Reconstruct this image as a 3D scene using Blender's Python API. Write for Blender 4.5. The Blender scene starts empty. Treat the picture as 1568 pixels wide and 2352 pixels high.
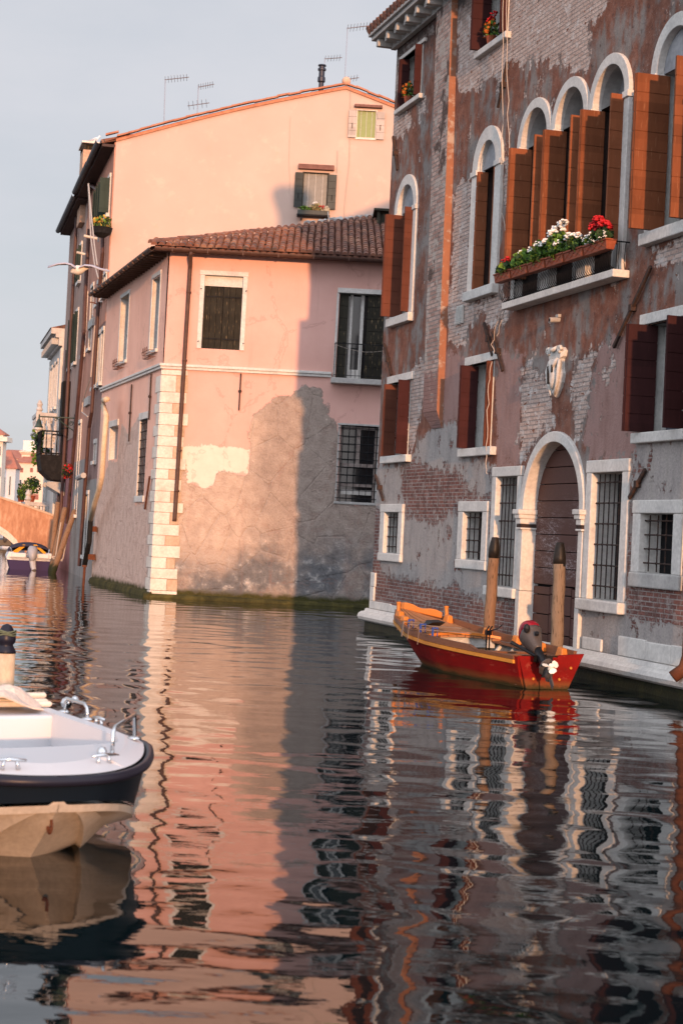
import bpy, bmesh, math, random
import numpy as np
from mathutils import Vector, Matrix
random.seed(7)
rng = np.random.default_rng(11)
PI = math.pi
R = math.radians
SC = bpy.context.scene
COL = SC.collection

# ---------------------------------------------------------------- camera
FOC, ROLL, CAMH = 4100.0, R(2.9), 2.0            # focal length and roll measured on a 1568 x 2352 copy of the photograph
PITCH = math.atan((1225 - 1176) / FOC)
cd = bpy.data.cameras.new('camera')
cam = bpy.data.objects.new('camera', cd)
COL.objects.link(cam)
cd.sensor_fit = 'VERTICAL'
cd.sensor_height = 36.0
cd.lens = FOC / 2352 * 36.0
cd.clip_start, cd.clip_end = 0.1, 3000
cam.matrix_world = Matrix.Translation((0, 0, CAMH)) @ Matrix.Rotation(PI / 2 + PITCH, 4, 'X') @ Matrix.Rotation(ROLL, 4, 'Z')
cd.dof.use_dof = True
cd.dof.focus_distance = 31.0
cd.dof.aperture_fstop = 3.6
SC.camera = cam

# ---------------------------------------------------------------- sky, sun, exposure
SUN_AZ, SUN_EL = 10.3, 5.0                        # light travels this far left of +Y, from behind the camera
w = bpy.data.worlds.new("World")
SC.world = w
w.use_nodes = True
nt = w.node_tree
bg = nt.nodes['Background']
sky = nt.nodes.new('ShaderNodeTexSky')
sky.sky_type = 'NISHITA'
sky.sun_disc = False
sky.sun_elevation = R(SUN_EL)
sky.sun_rotation = R(180 - SUN_AZ)
sky.altitude = 0
sky.air_density, sky.dust_density, sky.ozone_density = 1.0, 1.2, 2.2
tc = nt.nodes.new('ShaderNodeTexCoord')
mp = nt.nodes.new('ShaderNodeMapping')
mp.inputs['Scale'].default_value = (2.2, 2.2, 6.0)
nz = nt.nodes.new('ShaderNodeTexNoise')
nz.inputs['Scale'].default_value = 2.0
nz.inputs['Detail'].default_value = 7
nz.inputs['Roughness'].default_value = 0.55
rp = nt.nodes.new('ShaderNodeValToRGB')
rp.color_ramp.elements[0].position = 0.35
rp.color_ramp.elements[0].color = (0.80, 0.80, 0.80, 1)
rp.color_ramp.elements[1].position = 0.72
rp.color_ramp.elements[1].color = (1, 1, 1, 1)
mx = nt.nodes.new('ShaderNodeMix')
mx.data_type = 'RGBA'
# thin high cloud; unseen sunward part brightened as shadow fill (sky's own units)
dt = nt.nodes.new('ShaderNodeVectorMath'); dt.operation = 'DOT_PRODUCT'
dt.inputs[1].default_value = (math.sin(R(SUN_AZ)), -math.cos(R(SUN_AZ)), 0.25)
mr_ = nt.nodes.new('ShaderNodeMapRange'); mr_.interpolation_type = 'SMOOTHSTEP'
mr_.inputs['From Min'].default_value = -0.75; mr_.inputs['From Max'].default_value = 1.0
mr_.inputs['To Min'].default_value = 0.0; mr_.inputs['To Max'].default_value = 1.0
vc = nt.nodes.new('ShaderNodeMix'); vc.data_type = 'RGBA'
vc.inputs[6].default_value = (4.7, 4.75, 5.1, 1)
vc.inputs[7].default_value = (13.2, 13.6, 15.2, 1)
nt.links.new(tc.outputs['Generated'], dt.inputs[0])
nt.links.new(dt.outputs['Value'], mr_.inputs['Value'])
nt.links.new(mr_.outputs[0], vc.inputs[0])
nt.links.new(vc.outputs[2], mx.inputs[7])
nt.links.new(tc.outputs['Generated'], mp.inputs['Vector'])
nt.links.new(mp.outputs['Vector'], nz.inputs['Vector'])
nt.links.new(nz.outputs['Fac'], rp.inputs['Fac'])
nt.links.new(rp.outputs['Color'], mx.inputs[0])
nt.links.new(sky.outputs['Color'], mx.inputs[6])
nt.links.new(mx.outputs[2], bg.inputs['Color'])
bg.inputs['Strength'].default_value = 0.15
sd = bpy.data.lights.new('sun', 'SUN')
sd.energy = 5.0
sd.angle = R(0.9)
sd.color = (1.0, 0.50, 0.24)
sun = bpy.data.objects.new('sun', sd)
COL.objects.link(sun)
sa = R(SUN_AZ)
tr = Vector((-math.sin(sa) * math.cos(R(SUN_EL)), math.cos(sa) * math.cos(R(SUN_EL)), -math.sin(R(SUN_EL))))
sun.rotation_euler = tr.to_track_quat('-Z', 'Y').to_euler()
SC.view_settings.view_transform = 'Standard'
SC.view_settings.look = 'None'
SC.view_settings.exposure = 0.0
SC.view_settings.gamma = 1.0
SC.cycles.max_bounces = 6
SC.cycles.glossy_bounces = 4

# ---------------------------------------------------------------- measuring: a pixel of the photograph onto a plane that stands in the place
CR = {1: (832.5, 0, .46906), 2: (803.8, 689, .48737), 3: (832.5, 1320.5, .46906), 4: (315.8, 516.7, .38447),
      5: (287.1, 114.8, .40278), 6: (849.7, 0, .2197), 7: (1062.2, 430.6, .32259), 8: (0, 918.6, .19529),
      9: (889.9, 1378, .29293), 10: (0, 1492.8, .23801), 11: (1062.2, 918.6, .23801), 12: (0, 172.2, .25632),
      13: (0, 689, .29293), 0: (0, 0, 1)}
def ray(c, u, v):
    o = CR[c]
    u, v = o[0] + o[2] * u, o[1] + o[2] * v
    x, y = (u - 784) / FOC, (1176 - v) / FOC
    cs, sn = math.cos(ROLL), math.sin(ROLL)
    x, y = cs * x - sn * y, sn * x + cs * y
    cp, sp = math.cos(PITCH), math.sin(PITCH)
    return Vector((x, cp - sp * y, sp + cp * y))
def onwater(c, u, v, z=0.0):
    d = ray(c, u, v)
    return d * ((z - CAMH) / d.z) + Vector((0, 0, CAMH))
def onY(c, u, v, Y):
    d = ray(c, u, v)
    return d * (Y / d.y) + Vector((0, 0, CAMH))
class Frame:
    """A wall: origin at its base, x along the wall (to the right when you face it), y into the wall, z up; k = lean along x."""
    def __init__(s, O, rot, k=0.0):
        s.O, s.rot, s.k = Vector(O), rot, k
        s.ex = Vector((math.cos(rot), math.sin(rot), 0))
        s.ey = Vector((-math.sin(rot), math.cos(rot), 0))
    def px(s, c, u, v, n=0.0):
        d = ray(c, u, v)
        p0 = s.O + s.ey * n
        o = Vector((0, 0, CAMH))
        t = (p0 - o).dot(s.ey) / d.dot(s.ey)
        P = o + d * t - s.O
        z = P.z
        return P.dot(s.ex) - s.k * z, z
    def W(s, x, n, z):
        return s.O + s.ex * (x + s.k * z) + s.ey * n + Vector((0, 0, z))

# ---------------------------------------------------------------- things, parts, meshes
def tagp(o, label=None, cat=None, group=None, kind=None):
    if label: o['label'] = label
    if cat: o['category'] = cat
    if group: o['group'] = group
    if kind: o['kind'] = kind
    return o
def thing(name, label, cat, loc=(0, 0, 0), rotz=0.0, group=None):
    o = bpy.data.objects.new(name, None)
    COL.objects.link(o)
    o.location = loc
    o.rotation_euler = (0, 0, rotz)
    return tagp(o, label, cat, group)
def copy_tree(o, parent=None):
    c = o.copy()
    COL.objects.link(c)
    c.parent = parent
    for ch in list(o.children):
        copy_tree(ch, c)
    return c
class MB:
    def __init__(s, k=0.0):
        s.v, s.f, s.m, s.k = [], [], [], k
    def add(s, pts):
        i = len(s.v)
        s.v.extend([tuple(p) for p in pts])
        return i
    def face(s, pts, m=0):
        i = s.add(pts)
        s.f.append(tuple(range(i, i + len(pts))))
        s.m.append(m)
    def faces(s, base, fs, m=0):
        for f in fs:
            s.f.append(tuple(base + q for q in f))
            s.m.append(m)
    def box(s, x0, x1, y0, y1, z0, z1, m=0, T=None):
        p = [(x0, y0, z0), (x1, y0, z0), (x1, y1, z0), (x0, y1, z0), (x0, y0, z1), (x1, y0, z1), (x1, y1, z1), (x0, y1, z1)]
        if T: p = [T(Vector(q)) for q in p]
        b = s.add(p)
        s.faces(b, [(3, 2, 1, 0), (4, 5, 6, 7), (0, 1, 5, 4), (1, 2, 6, 5), (2, 3, 7, 6), (3, 0, 4, 7)], m)
    def loops(s, L, m=0, closed=True, caps=True):
        """bridge a list of equal-length loops"""
        n = len(L[0])
        b = s.add([p for l in L for p in l])
        for i in range(len(L) - 1):
            for j in range(n if closed else n - 1):
                j2 = (j + 1) % n
                s.f.append((b + i * n + j, b + i * n + j2, b + (i + 1) * n + j2, b + (i + 1) * n + j))
                s.m.append(m)
        if caps and closed:
            s.f.append(tuple(b + j for j in reversed(range(n)))); s.m.append(m)
            s.f.append(tuple(b + (len(L) - 1) * n + j for j in range(n))); s.m.append(m)
    def prism(s, poly, y0, y1, m=0):
        """polygon in (x,z), extruded along y"""
        s.loops([[(x, y0, z) for x, z in poly], [(x, y1, z) for x, z in poly]], m)
    def tube(s, pts, r, n=8, m=0, caps=True):
        pts = [Vector(p) for p in pts]
        rr = r if isinstance(r, (list, tuple)) else [r] * len(pts)
        L = []
        up = None
        for i, p in enumerate(pts):
            a = pts[max(i - 1, 0)]
            c = pts[min(i + 1, len(pts) - 1)]
            d = (c - a)
            if d.length < 1e-9: d = Vector((0, 0, 1))
            d.normalize()
            if up is None:
                up = Vector((0, 0, 1)) if abs(d.z) < .9 else Vector((1, 0, 0))
            x = d.cross(up)
            if x.length < 1e-6: x = d.cross(Vector((0, 1, 0)))
            x.normalize()
            y = x.cross(d).normalized()
            up = y
            L.append([p + (x * math.cos(t) + y * math.sin(t)) * rr[i] for t in [2 * PI * q / n for q in range(n)]])
        s.loops(L, m, True, caps)
    def lathe(s, prof, c=(0, 0, 0), n=16, m=0):
        s.loops([[(c[0] + r * math.cos(2 * PI * q / n), c[1] + r * math.sin(2 * PI * q / n), c[2] + z) for q in range(n)] for r, z in prof], m)
    def ball(s, c, r, n=8, m=0, sq=(1, 1, 1)):
        s.loops([[(c[0] + sq[0] * r * math.sin(a) * math.cos(2 * PI * q / n), c[1] + sq[1] * r * math.sin(a) * math.sin(2 * PI * q / n), c[2] - sq[2] * r * math.cos(a)) for q in range(n)] for a in [PI * (i + .15) / (n / 2 + .3) for i in range(n // 2 + 1)]], m)
    def build(s, name, mat, parent=None, smooth=False, bevel=0.0, label=None, jitter=0.0, subsurf=0):
        me = bpy.data.meshes.new(name)
        v = s.v
        if s.k: v = [(x + s.k * z, y, z) for x, y, z in v]
        if jitter: v = [(x + random.uniform(-jitter, jitter), y + random.uniform(-jitter, jitter), z + random.uniform(-jitter, jitter)) for x, y, z in v]
        me.from_pydata(v, [], s.f)
        mats = mat if isinstance(mat, (list, tuple)) else [mat]
        for q in mats: me.materials.append(q)
        me.polygons.foreach_set('material_index', s.m)
        if smooth: me.polygons.foreach_set('use_smooth', [True] * len(me.polygons))
        bm = bmesh.new(); bm.from_mesh(me)
        bmesh.ops.recalc_face_normals(bm, faces=bm.faces)
        bm.to_mesh(me); bm.free()
        o = bpy.data.objects.new(name, me)
        COL.objects.link(o)
        if parent is not None: o.parent = parent
        if bevel:
            b = o.modifiers.new('bevel', 'BEVEL'); b.width = bevel; b.segments = 2; b.limit_method = 'ANGLE'; b.angle_limit = R(40)
        if subsurf:
            b = o.modifiers.new('sub', 'SUBSURF'); b.levels = subsurf; b.render_levels = subsurf
        if label: o['label'] = label
        return o

# ---------------------------------------------------------------- materials
class G:
    """small helper for writing node materials"""
    def __init__(s, name):
        s.mat = bpy.data.materials.new(name)
        s.mat.use_nodes = True
        s.nt = s.mat.node_tree
        s.bs = s.nt.nodes['Principled BSDF']
        s.tc = s.nt.nodes.new('ShaderNodeTexCoord')
        s.obj = s.tc.outputs['Object']
    def set(s, inp, v):
        if isinstance(v, bpy.types.NodeSocket): s.nt.links.new(v, inp)
        elif isinstance(v, (tuple, list)) and len(v) == 3 and inp.type == 'RGBA': inp.default_value = (*v, 1)
        else: inp.default_value = v
    def node(s, t, **kw):
        n = s.nt.nodes.new('ShaderNode' + t)
        for k, v in kw.items(): setattr(n, k, v)
        return n
    def mapv(s, scale=(1, 1, 1), loc=(0, 0, 0), rot=(0, 0, 0), vec=None):
        n = s.node('Mapping')
        s.set(n.inputs['Vector'], vec or s.obj)
        n.inputs['Scale'].default_value = scale; n.inputs['Location'].default_value = loc; n.inputs['Rotation'].default_value = rot
        return n.outputs[0]
    def noise(s, scale, detail=4, rough=.55, vec=None, dist=0.0):
        n = s.node('TexNoise')
        s.set(n.inputs['Vector'], vec or s.obj)
        n.inputs['Scale'].default_value = scale; n.inputs['Detail'].default_value = detail
        n.inputs['Roughness'].default_value = rough; n.inputs['Distortion'].default_value = dist
        return n.outputs['Fac']
    def voro(s, scale, vec=None, feat='F1'):
        n = s.node('TexVoronoi', feature=feat)
        s.set(n.inputs['Vector'], vec or s.obj); n.inputs['Scale'].default_value = scale
        return n.outputs['Distance']
    def ramp(s, fac, stops, interp='LINEAR'):
        n = s.node('ValToRGB')
        cr = n.color_ramp
        cr.interpolation = interp
        while len(cr.elements) < len(stops): cr.elements.new(.5)
        for e, (p, c) in zip(cr.elements, stops):
            e.position = p
            e.color = (*c, 1) if isinstance(c, (tuple, list)) else (c, c, c, 1)
        s.set(n.inputs[0], fac)
        return n.outputs[0]
    def mix(s, fac, a, b, mode='MIX'):
        n = s.node('Mix', data_type='RGBA', blend_type=mode)
        s.set(n.inputs[0], fac); s.set(n.inputs[6], a); s.set(n.inputs[7], b)
        return n.outputs[2]
    def m(s, op, a, b=0.0, c=None):
        n = s.node('Math', operation=op)
        s.set(n.inputs[0], a); s.set(n.inputs[1], b)
        if c is not None: s.set(n.inputs[2], c)
        return n.outputs[0]
    def step(s, v, lo, hi):
        n = s.node('MapRange', interpolation_type='SMOOTHSTEP')
        s.set(n.inputs['Value'], v); n.inputs['From Min'].default_value = lo; n.inputs['From Max'].default_value = hi
        return n.outputs[0]
    def sep(s, vec=None):
        n = s.node('SeparateXYZ'); s.set(n.inputs[0], vec or s.obj)
        return n.outputs
    def comb(s, x, y, z=0.0):
        n = s.node('CombineXYZ')
        for i, v in enumerate((x, y, z)): s.set(n.inputs[i], v)
        return n.outputs[0]
    def attr(s, name):
        n = s.node('Attribute', attribute_name=name)
        return n.outputs['Fac']
    def brick(s, vec, c1, c2, mortar, w=.25, h=.07, ms=.012, bias=0.0):
        n = s.node('TexBrick')
        s.set(n.inputs['Vector'], vec)
        s.set(n.inputs['Color1'], c1); s.set(n.inputs['Color2'], c2); s.set(n.inputs['Mortar'], mortar)
        n.inputs['Scale'].default_value = 1.0; n.inputs['Mortar Size'].default_value = ms
        n.inputs['Brick Width'].default_value = w; n.inputs['Row Height'].default_value = h
        n.inputs['Bias'].default_value = bias; n.inputs['Mortar Smooth'].default_value = .3
        return n.outputs['Color'], n.outputs['Fac']
    def bump(s, h, strength=.5, dist=.02, normal=None):
        n = s.node('Bump')
        n.inputs['Strength'].default_value = strength; n.inputs['Distance'].default_value = dist
        s.set(n.inputs['Height'], h)
        if normal is not None: s.set(n.inputs['Normal'], normal)
        return n.outputs[0]
    def out(s, color=None, rough=None, normal=None, metal=None, spec=None):
        if color is not None: s.set(s.bs.inputs['Base Color'], color)
        if rough is not None: s.set(s.bs.inputs['Roughness'], rough)
        if normal is not None: s.set(s.bs.inputs['Normal'], normal)
        if metal is not None: s.set(s.bs.inputs['Metallic'], metal)
        if spec is not None: s.set(s.bs.inputs['Specular IOR Level'], spec)
        return s.mat

def worn(name, base, dark=None, light=None, scale=3.0, rough=.8, bump=.3, bdist=.01, fine=25.0, amount=.5, metal=None, stretch=(1, 1, 1)):
    """a surface of one colour, blotched towards a darker and a lighter tone, with a rough grain"""
    g = G(name)
    dark = dark or tuple(c * .6 for c in base)
    light = light or tuple(min(1, c * 1.35) for c in base)
    v = g.mapv(stretch)
    n1 = g.noise(scale, 6, .62, v)
    n2 = g.noise(fine, 3, .6, v)
    a = .5 - .5 * amount * .5
    c = g.ramp(n1, [(max(0, a - .2), dark), (.5, base), (min(1, 1 - a + .2), light)])
    c = g.mix(g.ramp(n2, [(.35, .75), (.65, 1.15)]), (0, 0, 0), c, 'MULTIPLY') if False else g.mix(1.0, c, g.ramp(n2, [(.3, .78), (.7, 1.0)]), 'MULTIPLY')
    nb = g.bump(g.m('ADD', g.m('MULTIPLY', n1, .6), g.m('MULTIPLY', n2, .4)), bump, bdist)
    return g.out(c, rough, nb, metal, .2)
def plain(name, base, rough=.5, metal=0.0, spec=.22):
    return G(name).out(base, rough, None, metal, spec)

# ================================================================ the canal
def build_water():
    ys = [5.0]
    while ys[-1] < 130: ys.append(ys[-1] * 1.0042)
    ys = np.array(ys)
    xs = np.linspace(-.42, .42, 440)
    X = ys[:, None] * xs[None, :]
    Y = np.repeat(ys[:, None], len(xs), 1)
    Zh = np.zeros_like(X)
    for i in range(120):
        lam = .30 * (1.5 / .30) ** rng.random()
        th = rng.normal(PI / 2 * .95, .8)
        k = 2 * PI / lam
        amp = WAVE * lam / (2 * PI) * (lam / .8) ** (-.1 if lam > .8 else .25) / math.sqrt(60)
        fade = np.clip(1.6 - ys * 0.0042 * 5 / lam, 0, 1)[:, None]
        ph = rng.random() * 6.28
        wob = .5 * np.sin(X * .9 + i) + .5 * np.sin(Y * .45 + 2 * i)
        Zh += amp * fade * np.sin(k * (X * math.cos(th) + Y * math.sin(th)) + ph + wob)
    calm = .55 + .45 * np.clip((np.sin(X * .35 + .8) * np.sin(Y * .17 + 1.0) + .6), 0, 1.2)
    Zh *= calm * np.clip(.10 + Y / 30, .32, 1.0)
    n, mcol = X.shape
    co = np.stack([X, Y, Zh], -1).reshape(-1, 3)
    idx = np.arange(n * mcol).reshape(n, mcol)
    q = np.stack([idx[:-1, :-1], idx[:-1, 1:], idx[1:, 1:], idx[1:, :-1]], -1).reshape(-1, 4)
    big = np.array([[-600, -300, -.06], [600, -300, -.06], [600, 2000, -.06], [-600, 2000, -.06]], float)
    co = np.concatenate([co, big]); q = np.concatenate([q, [[n * mcol, n * mcol + 1, n * mcol + 2, n * mcol + 3]]])
    me = bpy.data.meshes.new('water')
    me.vertices.add(len(co)); me.vertices.foreach_set('co', co.ravel())
    me.loops.add(q.size); me.loops.foreach_set('vertex_index', q.ravel().astype(np.int32))
    me.polygons.add(len(q)); me.polygons.foreach_set('loop_start', np.arange(0, q.size, 4, dtype=np.int32))
    me.polygons.foreach_set('loop_total', np.full(len(q), 4, dtype=np.int32))
    me.polygons.foreach_set('use_smooth', np.ones(len(q), dtype=bool))
    me.update(); me.validate()
    g = G('canal_water')
    v = g.mapv((1.0, 1.6, 1.0))
    n1 = g.noise(3.2, 3, .5, v)
    n2 = g.noise(7.0, 2, .5, g.mapv((.55, 1.5, 1.0)))
    nb = g.bump(g.m('ADD', n1, g.m('MULTIPLY', n2, .6)), .05, .03)
    me.materials.append(g.out((.001, .005, .006), .0, nb))
    g.bs.inputs['IOR'].default_value = 1.5
    o = bpy.data.objects.new('water', me)
    COL.objects.link(o)
    o['kind'] = 'structure'
WAVE = .046
build_water()

# ================================================================ shared materials
M = {}
M['white_stone'] = worn('istrian_stone', (.62, .60, .56), (.40, .39, .38), (.74, .72, .68), 2.5, .75, .35, .01, 18, .8)
M['grey_stone'] = worn('grey_stone', (.42, .41, .39), (.25, .24, .23), (.55, .53, .5), 2.5, .8, .5, .015, 14, .9)
M['lunette'] = worn('lunette_plaster', (.30, .31, .33), (.20, .21, .22), (.40, .41, .42), 2, .85, .2, .008, 12)
M['reveal'] = worn('reveal_plaster', (.55, .55, .52), (.40, .40, .38), (.66, .66, .62), 2, .85, .15, .006, 14)
M['iron'] = worn('rusty_iron', (.045, .03, .026), (.02, .015, .014), (.12, .055, .03), 14, .8, .4, .004, 60)
M['black_iron'] = worn('black_iron', (.012, .012, .013), None, (.03, .03, .03), 8, .85, .2, .003, 40)
M['dark'] = plain('dark_interior', (.006, .006, .007), .9)
M['glass'] = plain('dark_glass', (.012, .013, .015), .06, 0, .5)
M['curtain_pane'] = plain('blue_grey_pane', (.075, .08, .10), .25)
M['rust_pipe'] = worn('rusty_drainpipe', (.11, .038, .018), (.05, .018, .01), (.17, .06, .028), 8, .75, .4, .006, 50)
def shutter_mat(name, c, lit=None, wear=.25):
    g = G(name)
    v = g.mapv((3, 3, .6))
    n1 = g.noise(3, 5, .6, v); n2 = g.noise(30, 3, .6, g.mapv((1, 1, .15)))
    oi = g.node('ObjectInfo').outputs['Random']
    x, y, z = g.sep()
    brd = g.node('TexWhiteNoise', noise_dimensions='1D'); g.set(brd.inputs['W'], g.m('ADD', g.m('FLOOR', g.m('MULTIPLY', z, 3.7)), g.m('MULTIPLY', oi, 50)))
    tone = g.m('ADD', g.m('MULTIPLY', g.m('ADD', n1, g.m('MULTIPLY', g.m('SUBTRACT', oi, .5), .7)), .7), g.m('MULTIPLY', brd.outputs[0], .3))
    col = g.mix(tone, tuple(q * .60 for q in c), tuple(min(1, q * 1.4) for q in c))
    col = g.mix(g.m('MULTIPLY', g.step(n2, .58, .74), wear), col, lit or tuple(min(1, q * 1.9) for q in c))  # worn streaks in a paler tone
    return g.out(col, .8, g.bump(n2, .15, .004), None, .15)
M['shut_orange'] = shutter_mat('orange_brown_shutter_paint', (.20, .068, .030), (.30, .14, .075), .5)
M['shut_brown'] = shutter_mat('brown_shutter_paint', (.105, .036, .022))
M['shut_maroon'] = shutter_mat('maroon_shutter_paint', (.044, .014, .014))
M['shut_black'] = shutter_mat('black_green_shutter_paint', (.026, .024, .018), (.22, .16, .09), 1.0)
M['cable'] = plain('pale_cable', (.42, .36, .31), .7)
M['leaf'] = worn('geranium_leaf', (.10, .20, .03), (.05, .12, .02), (.26, .34, .05), 9, .6, .1, .003, 30)
M['leaf_dark'] = worn('dark_leaf', (.025, .055, .018), (.012, .03, .01), (.06, .10, .03), 9, .6, .1, .003, 30)
M['petal_white'] = plain('white_petal', (.75, .75, .72), .7)
M['petal_red'] = plain('red_petal', (.42, .012, .014), .6)
M['terracotta'] = worn('terracotta_plastic', (.26, .065, .03), (.17, .04, .02), (.34, .10, .05), 5, .5, .1, .003, 40)
M['tile_roof'] = None
def tile_mat():
    g = G('terracotta_tiles')
    n0 = g.noise(2.6, 2, .5); n1 = g.noise(7, 5, .65); n2 = g.noise(35, 3, .6)
    c = g.ramp(n0, [(.3, (.07, .034, .027)), (.43, (.13, .055, .038)), (.56, (.20, .078, .046)), (.70, (.27, .14, .09))])
    c = g.mix(g.step(n1, .5, .68), c, (.075, .055, .045))
    c = g.mix(g.step(n2, .62, .78), c, (.34, .30, .24))
    return g.out(c, .9, g.bump(n2, .4, .006))
M['tile_roof'] = tile_mat()

# ================================================================ the old palazzo on the right: frame R (x along the facade towards the camera)
AR = R(15.59)
FR = Frame((.8, 37.9, 0), -(PI / 2 - AR), -.012)
pal = thing('canal_house', 'tall old house of peeling red plaster and brick with brown shutters and water door', 'house', FR.O, FR.rot)
S0, S1, ZT = -.28, 24.0, 12.55
def sdf(poly, S, Z):
    """signed distance to a polygon (positive inside), for the points S, Z"""
    d = np.full(S.shape, 1e9); ins = np.zeros(S.shape, bool)
    n = len(poly)
    for i in range(n):
        x0, y0 = poly[i]; x1, y1 = poly[(i + 1) % n]
        ex, ey = x1 - x0, y1 - y0
        L = ex * ex + ey * ey + 1e-9
        t = np.clip(((S - x0) * ex + (Z - y0) * ey) / L, 0, 1)
        d = np.minimum(d, np.hypot(S - x0 - t * ex, Z - y0 - t * ey))
        c = ((y0 > Z) != (y1 > Z)) & (S < (x1 - x0) * (Z - y0) / (y1 - y0 + 1e-12) + x0)
        ins ^= c
    return np.where(ins, d, -d)
def union(polys, S, Z):
    r = np.full(S.shape, -1.0)
    for p in polys: r = np.maximum(r, sdf(p, S, Z))
    return np.clip(r, -1, 1)
def grid_wall(name, mat, parent, k, s0, s1, z0, z1, stp, holes, attrs):
    """plaster sheet on a fine grid; holes are tests on cell centres; attrs: name -> polygons whose signed distance is stored"""
    ns, nzz = max(2, int((s1 - s0) / stp)), max(2, int((z1 - z0) / stp))
    s = np.linspace(s0, s1, ns + 1); z = np.linspace(z0, z1, nzz + 1)
    Sg, Zg = np.meshgrid(s, z)
    cs, cz = (Sg[:-1, :-1] + Sg[1:, 1:]) / 2, (Zg[:-1, :-1] + Zg[1:, 1:]) / 2
    keep = np.ones(cs.shape, bool)
    for h in holes: keep &= ~h(cs, cz)
    idx = np.arange(Sg.size).reshape(Sg.shape)
    q = np.stack([idx[:-1, :-1], idx[:-1, 1:], idx[1:, 1:], idx[1:, :-1]], -1)[keep]
    co = np.stack([Sg + k * Zg, np.zeros_like(Sg), Zg], -1).reshape(-1, 3)
    co[:, 1] += .012 * np.sin(co[:, 0] * .8 + 1) * np.sin(co[:, 2] * .6) + .004 * rng.random(len(co))
    me = bpy.data.meshes.new(name)
    me.vertices.add(len(co)); me.vertices.foreach_set('co', co.ravel())
    me.loops.add(q.size); me.loops.foreach_set('vertex_index', q.ravel().astype(np.int32))
    me.polygons.add(len(q)); me.polygons.foreach_set('loop_start', np.arange(0, q.size, 4, dtype=np.int32))
    me.polygons.foreach_set('loop_total', np.full(len(q), 4, dtype=np.int32))
    me.polygons.foreach_set('use_smooth', np.ones(len(q), dtype=bool))
    me.update()
    for an, polys in attrs.items():
        a = me.attributes.new(an, 'FLOAT', 'POINT')
        a.data.foreach_set('value', union(polys, Sg, Zg).ravel().astype(np.float32))
    me.materials.append(mat)
    o = bpy.data.objects.new(name, me); COL.objects.link(o); o.parent = parent
    return o
def hole_rect(s0, s1, z0, z1):
    return lambda S, Z: (S > s0) & (S < s1) & (Z > z0) & (Z < z1)
def hole_arch(s0, s1, z0, zs, zt):
    c, a = (s0 + s1) / 2, (s1 - s0) / 2
    return lambda S, Z: ((S > s0) & (S < s1) & (Z > z0) & (Z <= zs)) | (((S - c) / a) ** 2 + ((Z - zs) / (zt - zs)) ** 2 < 1) & (Z > zs)
def PX(fr, c, pts, n=0.0): return [fr.px(c, x, y, n) for x, y in pts]

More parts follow.
